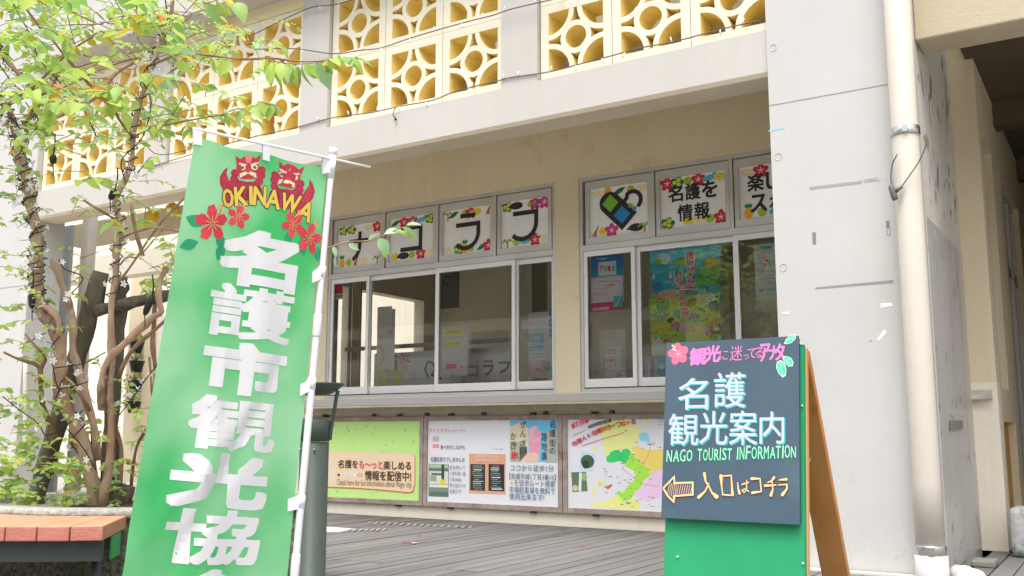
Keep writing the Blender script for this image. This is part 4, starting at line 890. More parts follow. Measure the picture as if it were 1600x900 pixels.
def d3(A, B, x0, x1, z0, z1):
    A.poly([(937, 659), (975, 655), (1000, 668), (1003, 680), (990, 700), (985, 702), (965, 703), (955, 715), (948, 716), (944, 705), (938, 680)], (222, 238, 150))
    A.poly([(1000, 700), (985, 712), (1000, 725)], (222, 238, 150)); A.disc(1010, 656.5, 4.5, (222, 236, 130)); A.poly([(1008, 659), (1013, 659), (1010.5, 663)], (222, 236, 130))
    A.poly([(997, 679), (1003, 676), (1010, 675), (1014, 680), (1015, 688), (1018, 692), (1008, 690), (1001, 689)], (140, 206, 236))
    A.poly([(948, 721), (953, 707), (961, 703), (970, 706), (977, 701), (984, 704), (985, 712), (979, 726), (968, 720), (957, 723)], (60, 200, 110))
    A.disc(953, 717, 6, (60, 200, 110)); A.disc(963, 711, 8, (60, 200, 110)); A.disc(979, 708, 7, (60, 200, 110))
    A.poly([(985, 700), (996, 696), (1003, 702), (1020, 703), (1036, 701), (1036, 733), (1020, 738), (1014, 745), (1008, 735), (1000, 722)], (250, 206, 110))
    A.poly([(986, 706), (1001, 724), (1013, 732), (1014, 745), (1004, 752), (1003, 760), (994, 768), (985, 780), (973, 784), (965, 772), (966, 766), (974, 770), (980, 760), (990, 752), (993, 742), (990, 735), (976, 728)], (164, 224, 80))
    A.poly([(1014, 746), (1022, 736), (1036, 733), (1036, 775), (1024, 779), (1012, 785), (1003, 778), (990, 772), (993, 766), (1004, 763)], (240, 196, 226))
    A.poly([(921, 791), (923, 787), (950, 782), (965, 772), (975, 786), (990, 778), (1000, 785), (999, 797)], (226, 238, 140))
    A.disc(930, 701, 3, (226, 236, 130), 4); A.stroke([(927, 775), (930, 760)], 4, (226, 236, 130)); A.stroke([(934, 756), (940, 753), (946, 748)], 4, (226, 236, 150)); A.poly([(934, 752), (944, 756), (936, 760)], (240, 206, 120))
    A.stroke([(944, 760), (950, 763), (956, 757)], [1.2, 2.4, 3.0], (216, 60, 80)); A.stroke([(975, 728), (972, 732), (985, 742), (1002, 755), (1026, 760)], .7, (226, 110, 130)); A.stroke([(990, 735), (1003, 729), (1014, 710), (1018, 690)], .7, (220, 110, 110))
    u, v = A.S.px(918, 721); A.polyuv([(u - .1, v - .08), (u + .06, v - .1), (u + .09, v + .07), (u - .07, v + .1)], (190, 216, 226)); A.discuv(u, v, .075, .065, (70, 96, 74)); A.discuv(u - .02, v - .03, .04, .04, (50, 74, 58))
    u, v = A.S.px(906, 753); A.polyuv([(u - .08, v - .1), (u + .085, v - .085), (u + .07, v + .1), (u - .095, v + .09)], (96, 120, 90)); A.strokeuv([(u + .01, v + .09), (u, v - .09)], .03, (220, 230, 226)); A.discuv(u - .05, v - .06, .03, .03, (200, 200, 150)); A.discuv(u + .05, v + .05, .03, .04, (150, 180, 120))
    rd = random.Random(3)
    for k in range(60): x, y = rd.uniform(942, 1030), rd.uniform(690, 792); A.stroke([(x, y), (x + rd.uniform(2, 5), y + .1)], .8, rd.choice([(110, 120, 100), (90, 100, 90), (150, 130, 120)]))
    A.poly([(893, 664), (897, 660), (918, 653), (921, 657), (918, 661), (898, 668), (895, 671)], (226, 64, 110)); B.text('名護人に', (898, 666), (917, 657), (250, 236, 240), .01, rot=.3)
    P = [(921, 667), (935, 662), (954, 657)]; A.stroke(P, 4.5, (70, 76, 78), True); B.text('おすすめスポットがいっぱい', (920, 664.5), (954, 659.5), (240, 240, 240), .0, rot=.27)
    cols = [(222, 60, 90)] * 3 + [(80, 84, 84)] + [(222, 60, 90)] * 2 + [(226, 84, 60)] * 2 + [(120, 150, 50)] + [(222, 84, 50)] * 4
    n = len('名護人と名護好きがつながる')
    for k, t in enumerate('名護人と名護好きがつながる'):
        f = k / (n - 1); x = 898 + f * 92; y = 690 - 34 * f + 6 * math.sin(PI * f) * -1 + 3; s_ = 5.2 if t in 'とが' else 7.6
        B.text(t, (x - s_ / 2 - .3, y + s_ / 2), (x + s_ / 2, y - s_ / 2), cols[min(k, 12)], .02, rot=.2)
    A.stroke([(909, 697), (935, 688), (975, 676)], 1.0, (200, 120, 130)); A.stroke([(895, 681), (915, 672)], .8, (150, 150, 150)); A.stroke([(957, 657), (976, 655)], 1.0, (130, 136, 130))
    A.disc(978, 673, 1.3, (220, 50, 80))
    for y in (655, 659, 663): A.stroke([(1028, y), (1036, y)], .8, (170, 176, 180))
frame_board(-4.79, -2.95, 'framed map board with green, orange and pink areas left of the chalkboard', flat((240, 242, 248), .5), d3)

# ================================================================== chalkboard sign on its stand
sx, sy, sz, yaw, tilt, hh = -1.0838, 2.9831, 0.6324, -0.015, 0.1283, 0.5772
U = Vector((math.cos(yaw), math.sin(yaw), 0)); Nn = Vector((-math.sin(yaw), math.cos(yaw), 0)); V = Vector((Nn.x * math.sin(tilt), Nn.y * math.sin(tilt), math.cos(tilt)))
SP = Plane((sx, sy, sz), U, V); BK_ = U.cross(V)        # BK_ points away from the viewer or towards: fix
if BK_.dot(CAM - SP.o) > 0: BK_ = -BK_
sg = thing('chalkboard_stand', 'standing sign with a slate chalkboard hung on a green board with wooden A-frame legs', 'sign', (sx, sy, 0))
def TM(): return Matrix((( U.x, BK_.x, V.x, sx), (U.y, BK_.y, V.y, sy), (U.z, BK_.z, V.z, sz), (0, 0, 0, 1)))
T = TM(); W2 = .225
q = MB(); q.box(-W2 + .004, W2 - .004, 0.002, .024, .004, hh - .004, T=T); q.build('board_backing', M['black'], sg, bevel=.003)
q = MB(); q.box(-W2, W2, 0, .0018, 0, hh, T=T); cb = q.build('chalkboard', M['chalk'], sg)
SP.o = SP.o.copy()
bottom = -(sz / V.z)
q = MB(); q.box(-W2 + .002, W2 + .005, .026, .052, bottom + .14, hh - .02, T=T); q.build('green_board', M['greenboard'], sg, bevel=.002)
for x in (-W2 + .002, W2 - .028):
    q = MB(); q.box(x, x + .035, .0535, .078, bottom, hh - .025, T=T); q.build('front_leg', M['legwood2'], sg, bevel=.003)
q = MB(); q.box(-W2 + .04, W2 - .03, .0535, .078, bottom + .08, bottom + .13, T=T); q.build('crossbar', M['legwood'], sg)
# rear legs lean back the other way
top = T @ Vector((0, .085, hh - .03))
for side in (-1, 1):
    q = MB(); o0 = T @ Vector((side * (W2 - .012), .082, hh - .03)); foot = Vector((o0.x - side * .0, o0.y + .60, 0))
    d = (foot - o0).normalized(); wv = Vector((U.x, U.y, 0)); tv = d.cross(wv).normalized() * -1
    P = []
    for s_, base in ((0, o0), (1, foot)):
        for a, c in (((-.078, 0), (.014, 0), (.014, .03), (-.078, .03)) if side > 0 else ((-.014, 0), (.078, 0), (.078, .03), (-.014, .03))): P.append(base + wv * a + Vector((0, 1, 0)) * c)
    i = 0; q.v += [tuple(p) for p in P]
    for f in ((0, 1, 2, 3), (7, 6, 5, 4), (0, 4, 5, 1), (1, 5, 6, 2), (2, 6, 7, 3), (3, 7, 4, 0)): q.f.append(f); q.m.append(0)
    q.build('rear_leg', M['legwood'], sg, bevel=.003)
q = MB(); a = T @ Vector((W2 - .03, .08, .16)); c = a + Vector((0, .16, .05))
q.tube(bez([a, a.lerp(c, .5) + Vector((0, 0, -.02)), c]), .0025, 6); q.build('stay_chain', M['chrome'], sg)
for x, y in ((1049, 869), (1253, 880), (1250, 535), (1251, 632)):
    u, v = SP.px(x, y); q = MB(); c = T @ Vector((min(max(u, -W2 + .012), W2 - .002) + (.004 if x > 1200 else .012), .0245, v)); q.tube([c, c - BK_ * .004], .0028, 8); q.build('screw', M['paper'], sg)
A = Art(SP, .0006, 0.00003); PKc = (240, 130, 196); 
fu, fv = SP.px(1060, 553)
for k in range(5):
    a = .5 + 2 * PI * k / 5; A.discuv(fu + math.cos(a) * .02, fv + math.sin(a) * .02, .019, .0155, (226, 110, 140), 10, a)
for k in range(7): a = .3 + k * .9; A.strokeuv([(fu, fv), (fu + math.cos(a) * .015, fv + math.sin(a) * .015)], .0014, (240, 190, 206))
for x, y in ((1051, 540), (1054, 542), (1052, 545), (1055, 547)): A.disc(x, y, 1.5, (236, 240, 190), 1.5, 6)
def lf(pts, veins):
    A.poly(pts, (226, 240, 220)); cx = sum(p[0] for p in pts) / len(pts); cy = sum(p[1] for p in pts) / len(pts)
    A.poly([(cx + (x - cx) * .88, cy + (y - cy) * .88) for x, y in pts], (78, 222, 168))
    for v_ in veins: A.stroke(v_, .7, (210, 240, 200))
lf([(1225, 537), (1228, 530), (1235, 524), (1244, 522), (1243, 530), (1237, 536), (1229, 538)], [[(1227, 536), (1241, 525)], [(1232, 532), (1231, 528)], [(1236, 528), (1240, 531)]])
lf([(1222, 558), (1228, 556.5), (1236, 559), (1240, 566), (1239, 572), (1232, 573), (1226, 567)], [[(1224, 559), (1237, 571)], [(1229, 564), (1234, 561)]])
lf([(1220, 562.5), (1226, 567), (1229, 577), (1228, 587), (1223, 590), (1217, 584), (1213, 575), (1214, 566)], [[(1219, 565), (1223, 587)], [(1220, 573), (1225, 569)], [(1221, 578), (1216, 574)]])
A.build('drawing', sg)
A = Art(SP, .0007, 0.00001)
for t, x, y, w_, h_ in (('観', 1091, 557, 26, 27), ('光', 1113, 553, 24, 26), ('に', 1131, 555, 14, 16), ('迷', 1150, 552, 20, 24), ('っ', 1166, 558, 8, 8), ('て', 1176, 552, 15, 16), ('る', 1187, 551, 14, 17), ('ア', 1196, 551, 15, 28), ('ナ', 1209, 551, 15, 22), ('タ', 1218.5, 550, 15, 26)):
    A.text(t, (x - w_ / 2, y + h_ / 2), (x + w_ / 2, y - h_ / 2), PKc, .03 if t in 'アナタ観光' else -.004, rot=.03, shear=.12)
for t, x, y, w_, h_ in (('名', 1083, 615, 48, 50), ('護', 1140, 609, 50, 56), ('観', 1068, 671, 48, 50), ('光', 1115, 668, 44, 52), ('案', 1161, 668, 44, 54), ('内', 1206, 668, 38, 50)):
    A.text(t, (x - w_ / 2 + 1.9, y + h_ / 2 + 1.8), (x + w_ / 2 + 1.9, y - h_ / 2 + 1.6), (70, 176, 188), .009); A.text(t, (x - w_ / 2, y + h_ / 2), (x + w_ / 2, y - h_ / 2), (190, 198, 206), .004)
x = 1041
for wd_, x0, x1 in (('NAGO', 1041, 1083), ('TOURIST', 1090, 1145), ('INFORMATION', 1151, 1245)):
    n = len(wd_); tot = sum(.45 if c_ == 'I' else 1 for c_ in wd_); x = x0; rd = random.Random(len(wd_))
    for c_ in wd_:
        cw = (x1 - x0) / tot * (.45 if c_ == 'I' else 1); yb = 722 - (x - 1041) * .033; th = rd.uniform(17, 21)
        A.text(c_, (x + .6, yb), (x + cw - .8, yb - th), (64, 232, 158), .012, rot=.02, shear=.1); A.text(c_, (x + .3, yb - .8), (x + cw - 1.1, yb - th - .6), (190, 246, 206), -.022, rot=.02, shear=.1); x += cw
ORG, PKL = (250, 214, 142), (222, 120, 110)
def chs(pts, wpx):
    A.stroke(pts, [w_ + .9 for w_ in wpx], PKL, True); A.stroke(pts, wpx, ORG, True)
chs([(1101, 740), (1103, 752), (1108, 760)], [4, 2, 2]); chs([(1108, 756), (1102, 768), (1092, 777)], [1.6, 2, 4.5]); chs([(1107, 758), (1113, 770), (1120, 776)], [1.6, 2, 6])
chs([(1127, 744), (1128, 760), (1130, 773)], [5, 1.6, 1.2]); chs([(1128, 744), (1143, 743), (1144, 760), (1145, 773)], [1.4, 1.6, 2, 4]); chs([(1129, 773), (1144, 774)], [1.4, 2])
chs([(1153, 754), (1154, 764), (1156, 771)], [1, 2, 3.4]); chs([(1160, 757), (1170, 754)], [1.6, 1.6]); chs([(1167, 751), (1167, 766), (1163, 770), (1160, 766), (1165, 764), (1170, 768)], [1.2] * 6)
chs([(1175, 748), (1188, 748), (1190, 768), (1176, 770)], [4, 1.5, 1.5, 3.6]); chs([(1210, 746), (1206, 752), (1200, 754)], [3.6, 2, 1.4]); chs([(1196, 759), (1213, 758)], [3.4, 1.2]); chs([(1207, 753), (1208, 765), (1205, 774)], [1.4, 1.8, 4.2])
chs([(1218, 750), (1229, 749)], [1.2, 3.6]); chs([(1217, 758), (1230, 757), (1230, 764), (1223, 773)], [1.2, 1.6, 2, 4.4])
arr = [(1037, 763), (1054, 745), (1054.5, 755), (1083, 754), (1083, 773), (1054.5, 775), (1053, 784), (1044, 775), (1037, 763)]
A.stroke(arr, 3, PKL); A.stroke(arr, 2.2, ORG)
for k in range(5): A.stroke([(1043 + k * 3, 771 + k * 2.2), (1048 + k * 2.4, 754 + k * .6)], .8, (236, 190, 160))
for k in range(7): A.stroke([(1058 + k * 3.6, 772), (1061 + k * 3.6, 757)], .9, (236, 190, 160))
A.build('chalk_lettering', sg)
# ================================================================== the green banner flag
class Ruled:
    """a hanging cloth between four corners, u across (0..W, metres, right = pole), v up (0..-H)"""
    def __init__(s, TL, TR, BL, BR, W, H):
        s.c = (Vector(TL), Vector(TR), Vector(BL), Vector(BR)); s.W = W; s.H = H; s.grid = 0.03
        s.n = (s.c[1] - s.c[0]).cross(s.c[2] - s.c[0]).normalized()
        if s.n.dot(CAM - s.c[0]) < 0: s.n.negate()
    def base(s, u, v):
        a = u / s.W; t = -v / s.H; TL, TR, BL, BR = s.c
        return (TL * (1 - a) + TR * a) * (1 - t) + (BL * (1 - a) + BR * a) * t
    def P(s, u, v, h=0):
        a = u / s.W; t = -v / s.H; free = math.sin(PI * min(max(a, 0), 1)) ** .6
        w_ = 0.010 * math.sin(9 * a + 3.5 * t + .5) * (0.3 + t) + 0.006 * math.sin(17 * a - 6 * t)
        d1_ = (t - (0.99 - 0.62 * a)) ; w_ += 0.030 * math.exp(-(d1_ / 0.055) ** 2) * max(0, 1 - a * 1.6)
        d2_ = (t - (1.22 - 0.9 * a)) ; w_ -= 0.016 * math.exp(-(d2_ / 0.05) ** 2) * max(0, min(1, t * 1.5 - .3))
        d3_ = (a - (0.36 + .05 * math.sin(4 * t))); w_ += 0.010 * math.exp(-(d3_ / 0.06) ** 2) * min(1, t * 2 + .2)
        sag = -0.012 * (1 - min(1, abs((a * 2) % 1 - .5) * 2)) * max(0, 1 - t * 8)
        return s.base(u, v) + s.n * (w_ * (0.35 + .65 * free) + h) + Vector((0, 0, sag))
    def px(s, x, y):
        u, v = s.W / 2, -s.H / 2
        for _ in range(12):
            q = proj(s.base(u, v)); e = 1e-3; qu = proj(s.base(u + e, v)); qv = proj(s.base(u, v + e))
            a, b_, c, d = (qu[0] - q[0]) / e, (qv[0] - q[0]) / e, (qu[1] - q[1]) / e, (qv[1] - q[1]) / e
            rx, ry = x - q[0], y - q[1]; D_ = a * d - b_ * c
            u += (rx * d - b_ * ry) / D_; v += (a * ry - c * rx) / D_
        return (u, v)
TR = at(512, 262, 3.8); TL = at(305, 213, 3.32)
dH = Vector((TR.x, TR.y, 0)).normalized()
def vpl(P_, x, y):
    d = ray(x, y); n_ = Vector((P_.x, P_.y, 0)).normalized(); return CAM + d * ((P_ - CAM).dot(n_) / d.dot(n_))
BR = vpl(TR, 449, 900)
best = min((abs((at(190, 893, t_) - BR).length - .66), t_) for t_ in [2.9 + .01 * k for k in range(70)])
BL = at(190, 893, best[1])
FH = (TR - BR).length; FS = Ruled(TL, TR, BL, BR, .6, FH)
fl = thing('banner_flag', 'tall green banner flag reading OKINAWA above white lettering, on a leaning white pole', 'flag', (BR.x, BR.y, 0))
NU, NV = 26, 72; q = MB(); VE = -1.14 * FH
for j in range(NV + 1):
    for i in range(NU + 1): q.v.append(tuple(FS.P(.6 * i / NU, VE * j / NV)))
for j in range(NV):
    for i in range(NU):
        a = j * (NU + 1) + i; q.f.append((a, a + 1, a + NU + 2, a + NU + 1)); q.m.append(0); q.smooth.add(len(q.f) - 1)
q.build('cloth', M['flag'], fl)
A = Art(FS, 0.0006, 0.00001)
def fpx(cx, cy, w_, h_):
    return (FS.px(cx - w_ / 2, cy)[0], FS.px(cx, cy + h_ / 2)[1]), (FS.px(cx + w_ / 2, cy)[0], FS.px(cx, cy - h_ / 2)[1])
# pale patches are painted-in glow, part of the cloth material
# red guardian lions
def lion(cx, cy, m, tilt_):
    R_, R2, LT = (190, 50, 76), (150, 36, 60), (216, 96, 110)
    D = lambda dx, dy, rx, ry, c, rot=0.0: A.disc(cx + m * dx * math.cos(tilt_) - dy * math.sin(tilt_) * 1, cy + dy * math.cos(tilt_) + m * dx * math.sin(tilt_), rx, c, ry, 14, rot)
    D(-10, 36, 27, 14, R_); D(-8, 42, 20, 13, R_); D(-26, 44, 9, 16, R_); D(6, 40, 17, 16, R2)
    P = lambda L_: [(cx + m * x_ * math.cos(tilt_) - y_ * math.sin(tilt_), cy + y_ * math.cos(tilt_) + m * x_ * math.sin(tilt_)) for x_, y_ in L_]
    A.poly(P([(-34, 46), (-44, 30), (-45, 18), (-38, 6), (-31, 0), (-33, 10), (-28, 22), (-24, 36)]), R_)
    A.stroke(P([(-36, 12), (-38, 24), (-34, 38)]), 1, LT); A.stroke(P([(-33, 14), (-33, 26), (-29, 38)]), 1, LT)
    for dx, dy in ((-19, 10), (-20, 20), (-15, 27), (-7, 31), (2, 32), (10, 30), (17, 24), (20, 14), (20, 6)): D(dx, dy, 6.5, 6.5, R2); D(dx, dy, 5.4, 5.4, R_)
    A.poly(P([(-17, -4), (-20, -20), (-12, -13), (-5, -18), (5, -18), (10, -13), (18, -19), (15, -2), (17, 10), (10, 20), (-10, 20), (-18, 10)]), R_)
    A.poly(P([(-6, -18), (0, -20), (6, -18), (3, -6), (-3, -6)]), (226, 130, 136))
    for sx_ in (-9, 9):
        D(sx_, 1, 5, 4.6, (240, 226, 170)); D(sx_ + .5, 1.3, 2.6, 2.6, (70, 110, 90)); A.stroke(P([(sx_ - 6, -6 if sx_ < 0 else -3), (sx_ + 6, -3 if sx_ < 0 else -6)]), 2.4, (236, 210, 190))
    D(0, 6, 5, 3.6, (204, 70, 80)); A.poly(P([(-12, 11), (-5, 8), (5, 8), (12, 11), (12, 17), (6, 14), (-6, 14), (-12, 17)]), (240, 226, 190)); A.poly(P([(-10, 14), (0, 11), (10, 14), (7, 19), (-7, 19)]), (196, 50, 60))
    for sx_ in (-10, 10): A.poly(P([(sx_ - 2, 17), (sx_ + 2, 17), (sx_, 12)]), (246, 240, 220))
lion(388, 259, 1, .04); lion(451, 271, -1, .22)
# curved OKINAWA
OK_ = (('O', 357, 309, 17, 29, .14), ('K', 377, 306, 17, 29, .08), ('I', 391.5, 305, 3, 28, .02), ('N', 405, 306, 18, 28, -.05), ('A', 427, 311, 23, 29, -.14), ('W', 453, 317, 26, 28, -.24), ('A', 476, 330, 23, 29, -.40))
for t_, x_, y_, w_, h_, rr_ in OK_: A.textpx(t_, x_, y_, w_, h_, rr_, (56, 48, 62), .0066)
for t_, x_, y_, w_, h_, rr_ in OK_: A.textpx(t_, x_, y_, w_, h_, rr_, (236, 202, 84), .0030)
# hibiscus
def hib(x_, y_, r_, rot_):
    u, v = FS.px(x_, y_); k_ = abs(FS.px(x_ + 10, y_)[0] - u) / 10 * r_
    for k in range(5):
        a = rot_ + 2 * PI * k / 5
        pts = []
        for s_ in range(9):
            f = s_ / 8; sp = (f - .5) * 1.05; rad = k_ * (1 + .06 * math.sin(s_ * 2.4)) * (0.62 + .38 * math.sin(PI * f))
            pts.append((u + math.cos(a + sp) * rad, v + math.sin(a + sp) * rad))
        A.polyuv([(u, v)] + pts, (226, 72, 84) if k % 2 else (218, 60, 76))
    for k in range(5):
        for dd in (-.3, 0, .3):
            a = rot_ + 2 * PI * k / 5 + dd; A.strokeuv([(u, v), (u + math.cos(a) * k_ * (.62 if dd else .4), v + math.sin(a) * k_ * (.62 if dd else .4))], k_ * .035, (240, 196, 130) if not dd else (196, 44, 64))
    A.strokeuv([(u, v), (u + k_ * .35, v + k_ * .6), (u + k_ * .5, v + k_ * 1.15)], k_ * .09, (236, 110, 90))
    for k in range(6): A.discuv(u + k_ * (.42 + .12 * math.cos(k)), v + k_ * (.85 + .1 * k * .6), k_ * .06, k_ * .06, (240, 200, 110), 6)
for x_, y_, L_, a_ in ((318, 352, .075, 2.9), (308, 378, .07, 3.6), (342, 362, .07, -1.2), (350, 380, .07, -1.8), (452, 360, .06, -1.6), (468, 372, .07, -1.2), (497, 385, .06, -1.5)):
    u, v = FS.px(x_, y_); A.leaf(u, v, L_, L_ * .3, a_, (40, 158, 110))
hib(373, 339, 17, .2); hib(330, 349, 28, .5); hib(457, 351, 17, .9); hib(482, 373, 20, .2)
A.build('picture_print', fl)
A = Art(FS, 0.0022, 0.00001)
for t_, x_, y_, w_, h_, bo in (('名', 405, 406, 106, 80, .05), ('護', 392, 490, 122, 78, .026), ('市', 382, 577, 118, 72, .055), ('観', 364, 663, 124, 78, .03), ('光', 342, 751, 138, 76, .052), ('協', 332, 839, 136, 78, .036), ('会', 322, 932, 140, 78, .045)):
    a_, b_ = fpx(x_, y_, w_ * 1.07, h_ * 1.02); A.textuv(t_, a_, b_, M['flagw'], bo)
A.build('lettering', fl)
# pole, cross arm, tabs, joints
ptop = TR + (TR - BR).normalized() * .0; axis = (BR - TR).normalized(); off_ = Vector((-dH.y, dH.x, 0)) * -0.02
PT = vpl(TR, 520, 240); PB = vpl(TR, 460, 900); foot = PB + (PB - PT).normalized() * ((PB.z - .12) / -(PB - PT).normalized().z)
q = MB(); q.tube([PT.lerp(foot, k / 12) for k in range(13)], [.0115] * 4 + [.0135] * 9, 12); q.build('pole', M['plasticw'], fl)
q = MB(); q.tube([PT + (PT - foot).normalized() * .022, PT - (PT - foot).normalized() * .005], .0155, 12); q.tube([PT - (PT - foot).normalized() * .004, PT - (PT - foot).normalized() * .1], .0145, 12); q.build('pole_cap', M['plasticw'], fl)
for y_ in (520, 885):
    f = (y_ - 240) / 660; c = PT.lerp(PB, f); d = (PB - PT).normalized(); q = MB(); q.tube([c - d * .045, c - d * .035, c + d * .035, c + d * .045], [.0135, .0165, .0165, .0135], 12); q.build('joint_sleeve', M['plasticw'], fl)
aL, aR = FS.P(-.01, .035), None
armL = vpl(TL, 303, 201); 
dirn = (PT + Vector((0, 0, -.02)) - armL).normalized(); ctr = PT + Vector((0, 0, -.022)); armR = ctr + (ctr - armL).normalized() * .20
q = MB(); q.tube([armL, ctr, armR], .0052, 8); q.build('cross_arm', M['plasticw'], fl)
for a_ in (0.02, .5, .975):
    p1_ = FS.P(.6 * a_, -.03, .002); p0_ = armL.lerp(ctr, a_ * .97); w_ = (ctr - armL).normalized() * .016
    q = MB()
    for s_ in (1, -1):
        o_ = FS.n * .003 * s_; q.face([p0_ - w_ + Vector((0, 0, .006)) + o_, p0_ + w_ + Vector((0, 0, .006)) + o_, p1_ + w_ + o_, p1_ - w_ + o_])
    q.build('arm_tab', M['plasticw'], fl)
for y_ in (262, 434, 610, 790):
    c = PT.lerp(PB, (y_ - 240) / 660); u, v = FS.px(proj(c)[0] - 12, y_); e1 = FS.P(.575, v, .003)
    q = MB(); dd = (c - e1); up = Vector((0, 0, .022))
    q.face([e1 - up + FS.n * .002, c - up + FS.n * .014, c + up + FS.n * .014, e1 + up + FS.n * .002]); q.face([e1 - up - FS.n * .002, e1 + up - FS.n * .002, c + up - FS.n * .012, c - up - FS.n * .012])
    q.tube([c - axis * .022, c + axis * .022], .0148, 12); q.build('pole_tab', M['plasticw'], fl)
q = MB(); q.box(foot.x - .2, foot.x + .2, foot.y - .2, foot.y + .2, 0, .11); q.lathe((foot.x, foot.y, .11), [(.05, 0), (.03, .06)], 14); q.build('water_base', M['plasticw'], fl, bevel=.03)

# ================================================================== dark post with a tray
pc = at(491, 700, 4.3); px_, py_ = pc.x, pc.y
zt = at(491, 655, 4.3).z; zz = at(491, 607, 4.32).z
dpst = thing('metal_post', 'dark green cylindrical post topped by a shallow raised tray, behind the flag pole', 'post', (px_, py_, 0))
q = MB(); q.lathe((px_, py_, 0), [(.072, 0), (.072, .02), (.064, .021), (.064, zt - .1)], 28); q.build('shaft', M['postgreen'], dpst)
q = MB(); q.lathe((px_, py_, zt - .098), [(.0665, 0), (.0665, .09), (.058, .1)], 28); q.build('collar', M['postgreen'], dpst)
q = MB(); q.lathe((px_, py_, zz - .03), [(.05, 0), (.08, .012), (.118, .042), (.126, .05), (.123, .054), (.09, .046)], 32); q.build('tray', M['postgreen'], dpst)
r_ = Vector((math.cos(YAW), math.sin(YAW), 0)); c0 = Vector((px_, py_, 0))
for s_ in (1, -1):
    q = MB(); q.tube(bez([c0 + r_ * (.10 * s_) + Vector((0, 0, zz - .008)), c0 + r_ * (.093 * s_) + Vector((0, 0, zz - .03)), c0 + r_ * (.085 * s_) + Vector((0, 0, zz - .09)), c0 + r_ * (.074 * s_) + Vector((0, 0, zt - .03)), c0 + r_ * (.068 * s_) + Vector((0, 0, zt - .09))]), .0085, 8); q.build('side_bar', M['postgreen'], dpst)
for a in (-.9, .2):
    d = Vector((math.cos(YAW - PI / 2 + a), math.sin(YAW - PI / 2 + a), 0)); q = MB(); q.tube([c0 + d * .066 + Vector((0, 0, zt - .13)), c0 + d * .071 + Vector((0, 0, zt - .13))], .005, 8); q.build('bolt', M['chrome'], dpst)

# ================================================================== round planter and its bench
PCx, PCy = -4.934, 3.876
pln = thing('planter', 'low round planter of mossy exposed-aggregate concrete under the tree', 'planter', (PCx, PCy, 0))
q = MB(); q.lathe((PCx, PCy, -.16), [(.95, 0), (.95, .64)], 96); q.build('wall', M['moss'], pln)
q = MB(); q.lathe((PCx, PCy, 0), [(.95, .482), (.972, .49), (.972, .522), (.96, .53), (.82, .53), (.81, .45)], 96); q.build('rim', M['rim'], pln)
q = MB(); q.lathe((PCx, PCy, 0), [(.82, .4), (.82, .46), (.4, .49), (.02, .5)], 48); q.build('soil', M['soil'], pln)
bn = thing('curved_bench', 'curved bench of faded red slats on a dark steel frame round the planter', 'bench', (PCx + 1.2, PCy - 1.2, 0))
def pol(r, a, z): a = math.radians(a); return Vector((PCx + r * math.cos(a), PCy + r * math.sin(a), z))
ang = -46.1
for k in range(15):
    a1 = ang - .1; a0 = ang - 5.05; q = MB()
    P = [pol(.985, a0, 0), pol(1.55, a0, 0), pol(1.55, a1, 0), pol(.985, a1, 0)]
    i = len(q.v); q.v += [(p.x, p.y, .437) for p in P] + [(p.x, p.y, .5) for p in P]
    for f, m_ in (((3, 2, 1, 0), 0), ((4, 5, 6, 7), 1), ((0, 1, 5, 4), 1), ((1, 2, 6, 5), 0), ((2, 3, 7, 6), 1), ((3, 0, 4, 7), 1)): q.f.append(f); q.m.append(m_)  # side faces share the tan of the top, painting in their lit look
    q.build('slat', [M['slat'], M['slattop']], bn, bevel=.004); ang -= 5.2
def arcbox(q, r0, r1, a0, a1, z0, z1, n=16):
    for k in range(n):
        b0, b1 = a0 + (a1 - a0) * k / n, a0 + (a1 - a0) * (k + 1) / n
        lo = [pol(r0, b0, z0), pol(r1, b0, z0), pol(r1, b1, z0), pol(r0, b1, z0)]; hi = [p + Vector((0, 0, z1 - z0)) for p in lo]
        q.face(lo[::-1]); q.face(hi); q.face([lo[1], lo[2], hi[2], hi[1]]); q.face([lo[3], lo[0], hi[0], hi[3]])
        if k == 0: q.face([lo[0], lo[1], hi[1], hi[0]])
        if k == n - 1: q.face([lo[2], lo[3], hi[3], hi[2]])
q = MB(); arcbox(q, 1.45, 1.51, -118, -46.6, .345, .434); q.build('outer_beam', M['darksteel'], bn)
q = MB(); arcbox(q, 1.01, 1.07, -118, -46.6, .345, .434); q.build('inner_beam', M['darksteel'], bn)
q = MB(); arcbox(q, 1.11, 1.31, -46.6, -46.15, .33, .434, 1); q.build('end_cap', flat((60, 160, 90), .5), bn)
for a in (-48, -78, -106):
    q = MB(); c = pol(1.41, a, 0); q.tube([c, c + Vector((0, 0, .345))], .022, 10); q.build('leg', M['darksteel'], bn)

# ================================================================== timber tree support
def tp(L, r=None): return [at(*p) for p in L]
D0 = 5.7
sp_ = thing('tree_support', 'old dark mossy timber frame propping the tree', 'tree support', tuple(at(120, 780, 5.9)))
for L_, r_, nm in (([(50, 800, 5.9), (75, 715, 5.9), (108, 600, 5.92), (135, 505, 5.93), (158, 425, 5.95)], .056, 'post'), ([(165, 802, 6.0), (172, 690, 6.0), (180, 560, 6.0), (186, 470, 6.0), (189, 432, 6.0)], .046, 'post'), ([(148, 487, 5.9), (210, 472, 5.95), (283, 457, 6.0), (340, 444, 6.05)], .036, 'crossbar'),
                   ([(182, 802, 5.8), (186, 760, 5.8)], .075, 'stump')):
    q = MB(); P = bez(tp(L_), 5) if len(L_) > 2 else tp(L_); q.tube(P, [r_ * (1 + .12 * math.sin(k * 1.9)) for k in range(len(P))], 11, wob=.35); q.build(nm, M['timber'], sp_)

